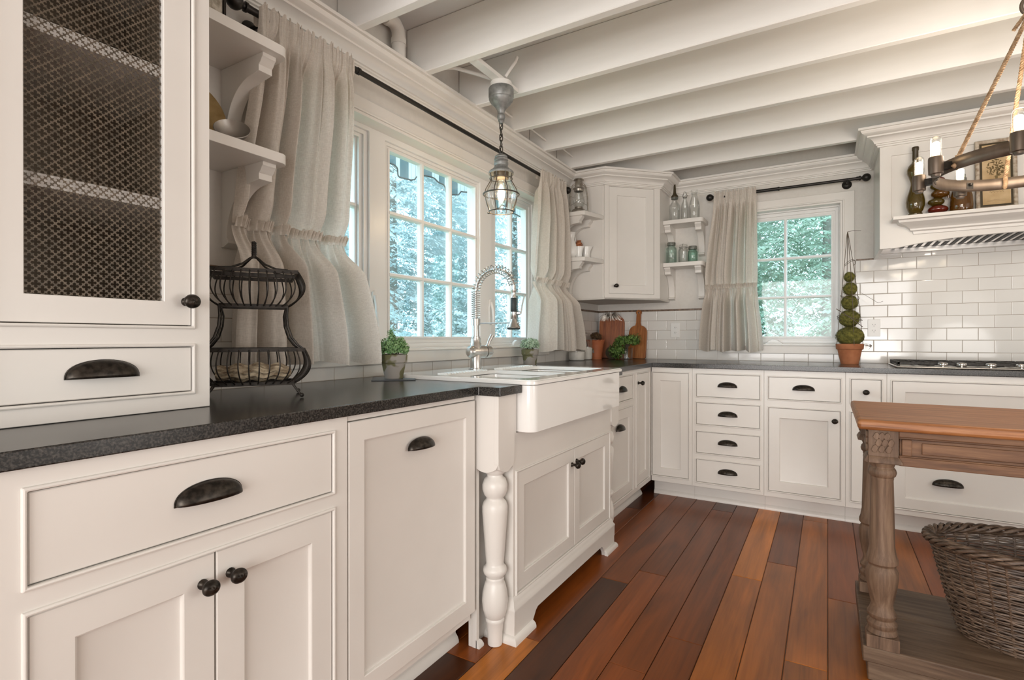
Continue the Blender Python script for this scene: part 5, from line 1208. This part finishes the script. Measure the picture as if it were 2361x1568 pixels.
for z, r in ((.30, .066), (.43, .056), (.66, .030)):
    b.tube([(r*cos(t*.5+z*9)*(1+.08*sin(t)), r*sin(t*.5+z*9), z+.018*sin(t*.7)) for t in range(16)], .0015, 5)
b.tube([tuple(top), (.02, 0, .870), (.062, .0, .864)], .0015, 5).tube([(.062, -.02, .46), (.10, -.04, .43), (.15, -.05, .39), (.175, -.05, .40)], .0011, 5).tube([(-.075, -.03, .36), (0, -.075, .30), (.07, -.03, .24)], .0024, 5)
for k in range(7):
    a0_ = rd.uniform(-.6, .6); b.tube([(.072*cos(a0_), .072*sin(a0_), .13), (.10+.02*rd.random(), .03*rd.uniform(-1, 1), .14-.03*rd.random()), (.10+.03*rd.random(), .03*rd.uniform(-1, 1), .09+.05*rd.random()), (.12, .02*rd.uniform(-1, 1), .12)], .0009, 4)
b.build('twig_cage', M['twig'], tpz, smooth=60)

# ------------------------------------------------------------------ on the hood ledge
HZ = 1.7765
g1 = thing('gourd_bottle', 'tall amber double-gourd bottle with dark sealed neck, leftmost on the hood ledge', 'bottle', (2.127, 3.750, HZ))
MB().lathe([(0, 0), (.030, 0), (.033, .004), (.034, .010), (.034, .014), (.028, .018), (.036, .030), (.0435, .055), (.0450, .080), (.041, .108), (.030, .145), (.0225, .175), (.0225, .190), (.0300, .215), (.0395, .242), (.0405, .262), (.034, .284), (.020, .300), (.0135, .314), (.012, .330), (0, .331)], seg=36, cap=False).build('glass_body', M['amber2'], g1, smooth=60)
MB().lathe([(.0145, .318), (.0140, .370), (.0165, .374), (.0170, .388), (.0155, .392), (0, .394)], seg=22, cap=False).build('sealed_neck', M['blackseal'], g1, smooth=40)
g2 = thing('pebble_bottle', 'olive and red stacked-pebble glass bottle behind the chandelier end on the hood ledge', 'bottle', (2.228, 3.752, HZ))
z = .0
for i, (dx, r, h, m) in enumerate(((.0, .046, .050, 'redglass'), (-.008, .038, .046, 'amber2'), (.010, .042, .052, 'amber'), (-.002, .034, .044, 'amber2'), (.006, .026, .034, 'redglass'), (0, .022, .026, 'amber'))):
    MB().lathe([(r*sin(pi*k/14), h/2-h/2*cos(pi*k/14)*1.02) for k in range(15)], (dx, 0, z), 30, cap=False).build('glass_pebble', M[m], g2, smooth=80); z += h*.90
g3 = thing('glass_jug', 'brown glass jug with grey neck cap on the hood ledge, beside the framed print', 'jug', (2.330, 3.756, HZ))
MB().lathe([(0, 0), (.046, 0), (.050, .005), (.051, .040), (.048, .085), (.040, .120), (.028, .145), (.020, .155), (.018, .165), (0, .166)], seg=36, cap=False).build('glass_body', M['amber'], g3, smooth=60)
MB().lathe([(.020, .158), (.022, .160), (.022, .185), (.018, .188), (.018, .205), (0, .207)], seg=24, cap=False).build('neck_cap', M['lid'], g3, smooth=40)
MB().tube([(-.020, 0, .175), (-.048, -.004, .172), (-.060, -.004, .140), (-.054, 0, .085)], .005, 8).build('handle', M['amber'], g3, smooth=60)
fp = thing('framed_print', 'old botanical print in a distressed wooden frame on the hood ledge', 'picture', (2.480, 3.766, HZ)); fp.rotation_euler = (radians(-4), 0, radians(3))
w_, h_ = .172, .385
MB().nested(-w_/2, w_/2, 0, h_, [(0, .014), (0, 0), (.004, -.004), (.014, -.004), (.018, .002)], cap=False).box(-w_/2+.002, w_/2-.002, .010, .0135, .002, h_-.002).build('frame', M['frameold'], fp, smooth=0)
MB().box(-w_/2+.0175, w_/2-.0175, .003, .006, .0175, h_-.0175).build('dark_mat', M['blackseal'], fp, smooth=0)
M['paper'] = noise_mat('aged_paper', (.42, .28, .13), (.62, .46, .27), 9, .8)
MB().box(-w_/2+.028, w_/2-.028, .0015, .003, .028, h_-.028).build('paper_sheet', M['paper'], fp, smooth=0)
b = MB(); rd = random.Random(4)
for k in range(150):
    a = rd.uniform(0, 6.28); q = .040*sqrt(rd.random()); x = q*cos(a)*1.0; z = .225+q*sin(a)*1.2; b.prism([(x-.004, z), (x, z-.003), (x+.004, z), (x, z+.004)], .0008, .0012, ax='y')
b.prism([(-.004, .115), (.004, .115), (.006, .185), (-.005, .185)], .0006, .0011, ax='y')
b.tube([(-.030+.0042*k, .0010, .096+.004*sin(k*2.1)) for k in range(15)], .0007, 4)
for zz in (.052, .046): b.tube([(-.040+.006*k, .0010, zz+.0012*sin(k*3.1)) for k in range(14)], .0004, 4)
b.build('botanical_drawing', pr('sepia_ink', (.17, .12, .05), .8), fp, smooth=0)

# ------------------------------------------------------------------ outside
tag(MB().box(-40, -.5, -30, 40, -.9, -.75).box(-.5, 40, 5.0, 40, -.9, -.75).build('lawn', M['grass'], smooth=0), 'lawn outside the windows', 'lawn', kind='structure')
def tree_mesh(mat, seed, H=9.0, R0=2.3, nf_=6800):
    rd = random.Random(seed); b = MB()
    for _ in range(nf_):
        t = rd.random()**1.15; z = .3+(H-.5)*t; rm = R0*(1-t)**.75*(1+.12*sin(z*2.3)); a = rd.uniform(0, 2*pi); rr = rm*(1.05-.55*rd.random()**1.6)
        base = Vector((rr*cos(a), rr*sin(a), z)); out = Vector((cos(a), sin(a), 0)); side = Vector((-sin(a), cos(a), 0)); ax = (out*rd.uniform(.3, 1)+side*rd.uniform(-.7, .7)).normalized(); L = rd.uniform(.28, .62)
        wv = ax.cross(Vector((0, 0, 1))).normalized()
        for j in range(9):
            s_ = j/8; p = base+ax*L*s_+Vector((0, 0, -.85*L*s_*s_)); ll = L*.30*(1-s_*.75)
            for sg in (-1, 1):
                d = (wv*sg*.75+ax*.55+Vector((0, 0, -.35-rd.random()*.3))).normalized(); q = p+d*ll*rd.uniform(.7, 1.1); n_ = d.cross(Vector((0, 0, 1))).normalized()*ll*.17+ax*.0
                b.add([p, p+d*ll*.45+n_, q, p+d*ll*.45-n_], [(0, 1, 2, 3)])
    me = bpy.data.meshes.new('foliage'); me.from_pydata(b.v, [], b.f); me.materials.append(mat); return me
treeM = [tree_mesh(M['cedar'], 1), tree_mesh(M['cedar2'], 2, 8, 2.1)]
core = MB().lathe([(.16, -.8), (.13, 2), (.10, 5), (.05, 8.4)], seg=12).build('trunk', M['bark'], smooth=60); corem = core.data; bpy.data.objects.remove(core)
spots = [(-4.6, 3.6, 0, 1.0, 0), (-5.4, 7.4, 0, 1.05, 1.9), (-5.2, 11.6, 0, 1.05, 3.1), (-8.8, 9.9, 0, 1.35, 4.4), (-9.6, 4.6, 0, 1.35, 5.2), (-3.2, 15.4, 0, 1.15, 1.2),
         (-1.5, 10.2, 1, 1.05, .4), (1.75, 9.4, 1, .98, 2.4), (4.9, 10.6, 1, 1.1, 4.1), (.2, 13.6, 1, 1.4, 1.1)]
wl_ = ['pale cedar behind the left curtain and left sash of the big window', 'pale feathery cedar filling the middle panes of the big window', 'pale feathery cedar behind the right sash of the big window',
       'taller cedar standing behind the gap of the front trees outside the big window', 'taller cedar at the back beyond the left curtain of the big window', 'far cedar beyond the corner, outside between the two windows',
       'green cedar outside the small window, mostly behind its curtain', 'green drooping cedar filling the panes of the small window', 'green cedar outside, hidden behind the range hood wall', 'taller green cedar at the back outside the small window']
for (x, y, k, sc_, rz), lb in zip(spots, wl_):
    t = thing('cedar_tree', lb, 'tree', (x, y, -.1 if not k else -.1), rz, 'cedar trees outside the windows'); t.scale = (sc_,)*3
    f = bpy.data.objects.new('foliage', treeM[k]); COL.objects.link(f); f.parent = t
    c_ = bpy.data.objects.new('trunk', corem); COL.objects.link(c_); c_.parent = t
# striped awning valance outside the big window
aw = thing('awning', 'striped scalloped awning valance outside the top of the big window', 'awning', (0, 0, 0))
MB().tube([(-.60, 1.25, 2.42), (-.15, 1.25, 2.52)], .012, 8).build('side_arm', M['pipe'], aw, smooth=60); MB().tube([(-.60, 4.05, 2.42), (-.15, 4.05, 2.52)], .012, 8).build('side_arm', M['pipe'], aw, smooth=60)
key = [(1.2, 2.085), (2.00, 2.085), (2.08, 2.095), (2.30, 2.128), (2.384, 2.130), (2.44, 2.118), (2.491, 2.093), (2.60, 2.096), (2.64, 2.108), (2.686, 2.150), (2.82, 2.142), (2.90, 2.138), (2.958, 2.118), (3.05, 2.108), (3.095, 2.112), (3.133, 2.147), (3.253, 2.163), (3.34, 2.13), (3.45, 2.11), (3.60, 2.12), (3.66, 2.16), (4.1, 2.14)]
def vz(y):
    for (a, za), (b_, zb_) in zip(key, key[1:]):
        if a <= y <= b_: t = (y-a)/(b_-a); t = t*t*(3-2*t); return za+(zb_-za)*t
    return 2.12
def avf(u, v): y = 1.2+2.9*u; zb_ = vz(y)+.012; return (-.60+.03*sin(y*14)+.012*sin(y*37), y, zb_+(2.42-zb_)*v)
m_, nt, bb2 = nm('striped_canvas'); tc = N(nt, 'ShaderNodeTexCoord'); sx_ = N(nt, 'ShaderNodeSeparateXYZ'); wv_ = N(nt, 'ShaderNodeMath', operation='PINGPONG'); wv_.inputs[1].default_value = .085
gt = N(nt, 'ShaderNodeValToRGB'); gt.color_ramp.interpolation = 'CONSTANT'; e = gt.color_ramp.elements; e[0].color = (.14, .22, .24, 1); e[1].position = .034/1; e[1].color = (.75, .78, .76, 1)
x_ = e.new(.055); x_.color = (.30, .38, .40, 1); x_ = e.new(.062); x_.color = (.75, .78, .76, 1)
nt.links.new(tc.outputs['Object'], sx_.inputs[0]); nt.links.new(sx_.outputs['Y'], wv_.inputs[0]); nt.links.new(wv_.outputs[0], gt.inputs[0]); 
tr_ = N(nt, 'ShaderNodeBsdfTranslucent'); df_ = N(nt, 'ShaderNodeBsdfDiffuse'); mx_ = N(nt, 'ShaderNodeMixShader'); mx_.inputs[0].default_value = .6
nt.links.new(gt.outputs[0], tr_.inputs[0]); nt.links.new(gt.outputs[0], df_.inputs[0]); nt.links.new(df_.outputs[0], mx_.inputs[1]); nt.links.new(tr_.outputs[0], mx_.inputs[2]); nt.links.new(mx_.outputs[0], nt.nodes['Material Output'].inputs[0])
MB().grid(avf, 260, 6).build('valance', m_, aw, smooth=180)
e_ = [avf(k/200, 0) for k in range(201)]; MB().tube(e_, .005, 5).build('piping', M['rubber'], aw, smooth=60)
MB().tube([(-.60, 1.2, 2.42), (-.60, 4.1, 2.42)], .012, 8).build('front_rail', M['pipe'], aw, smooth=60)
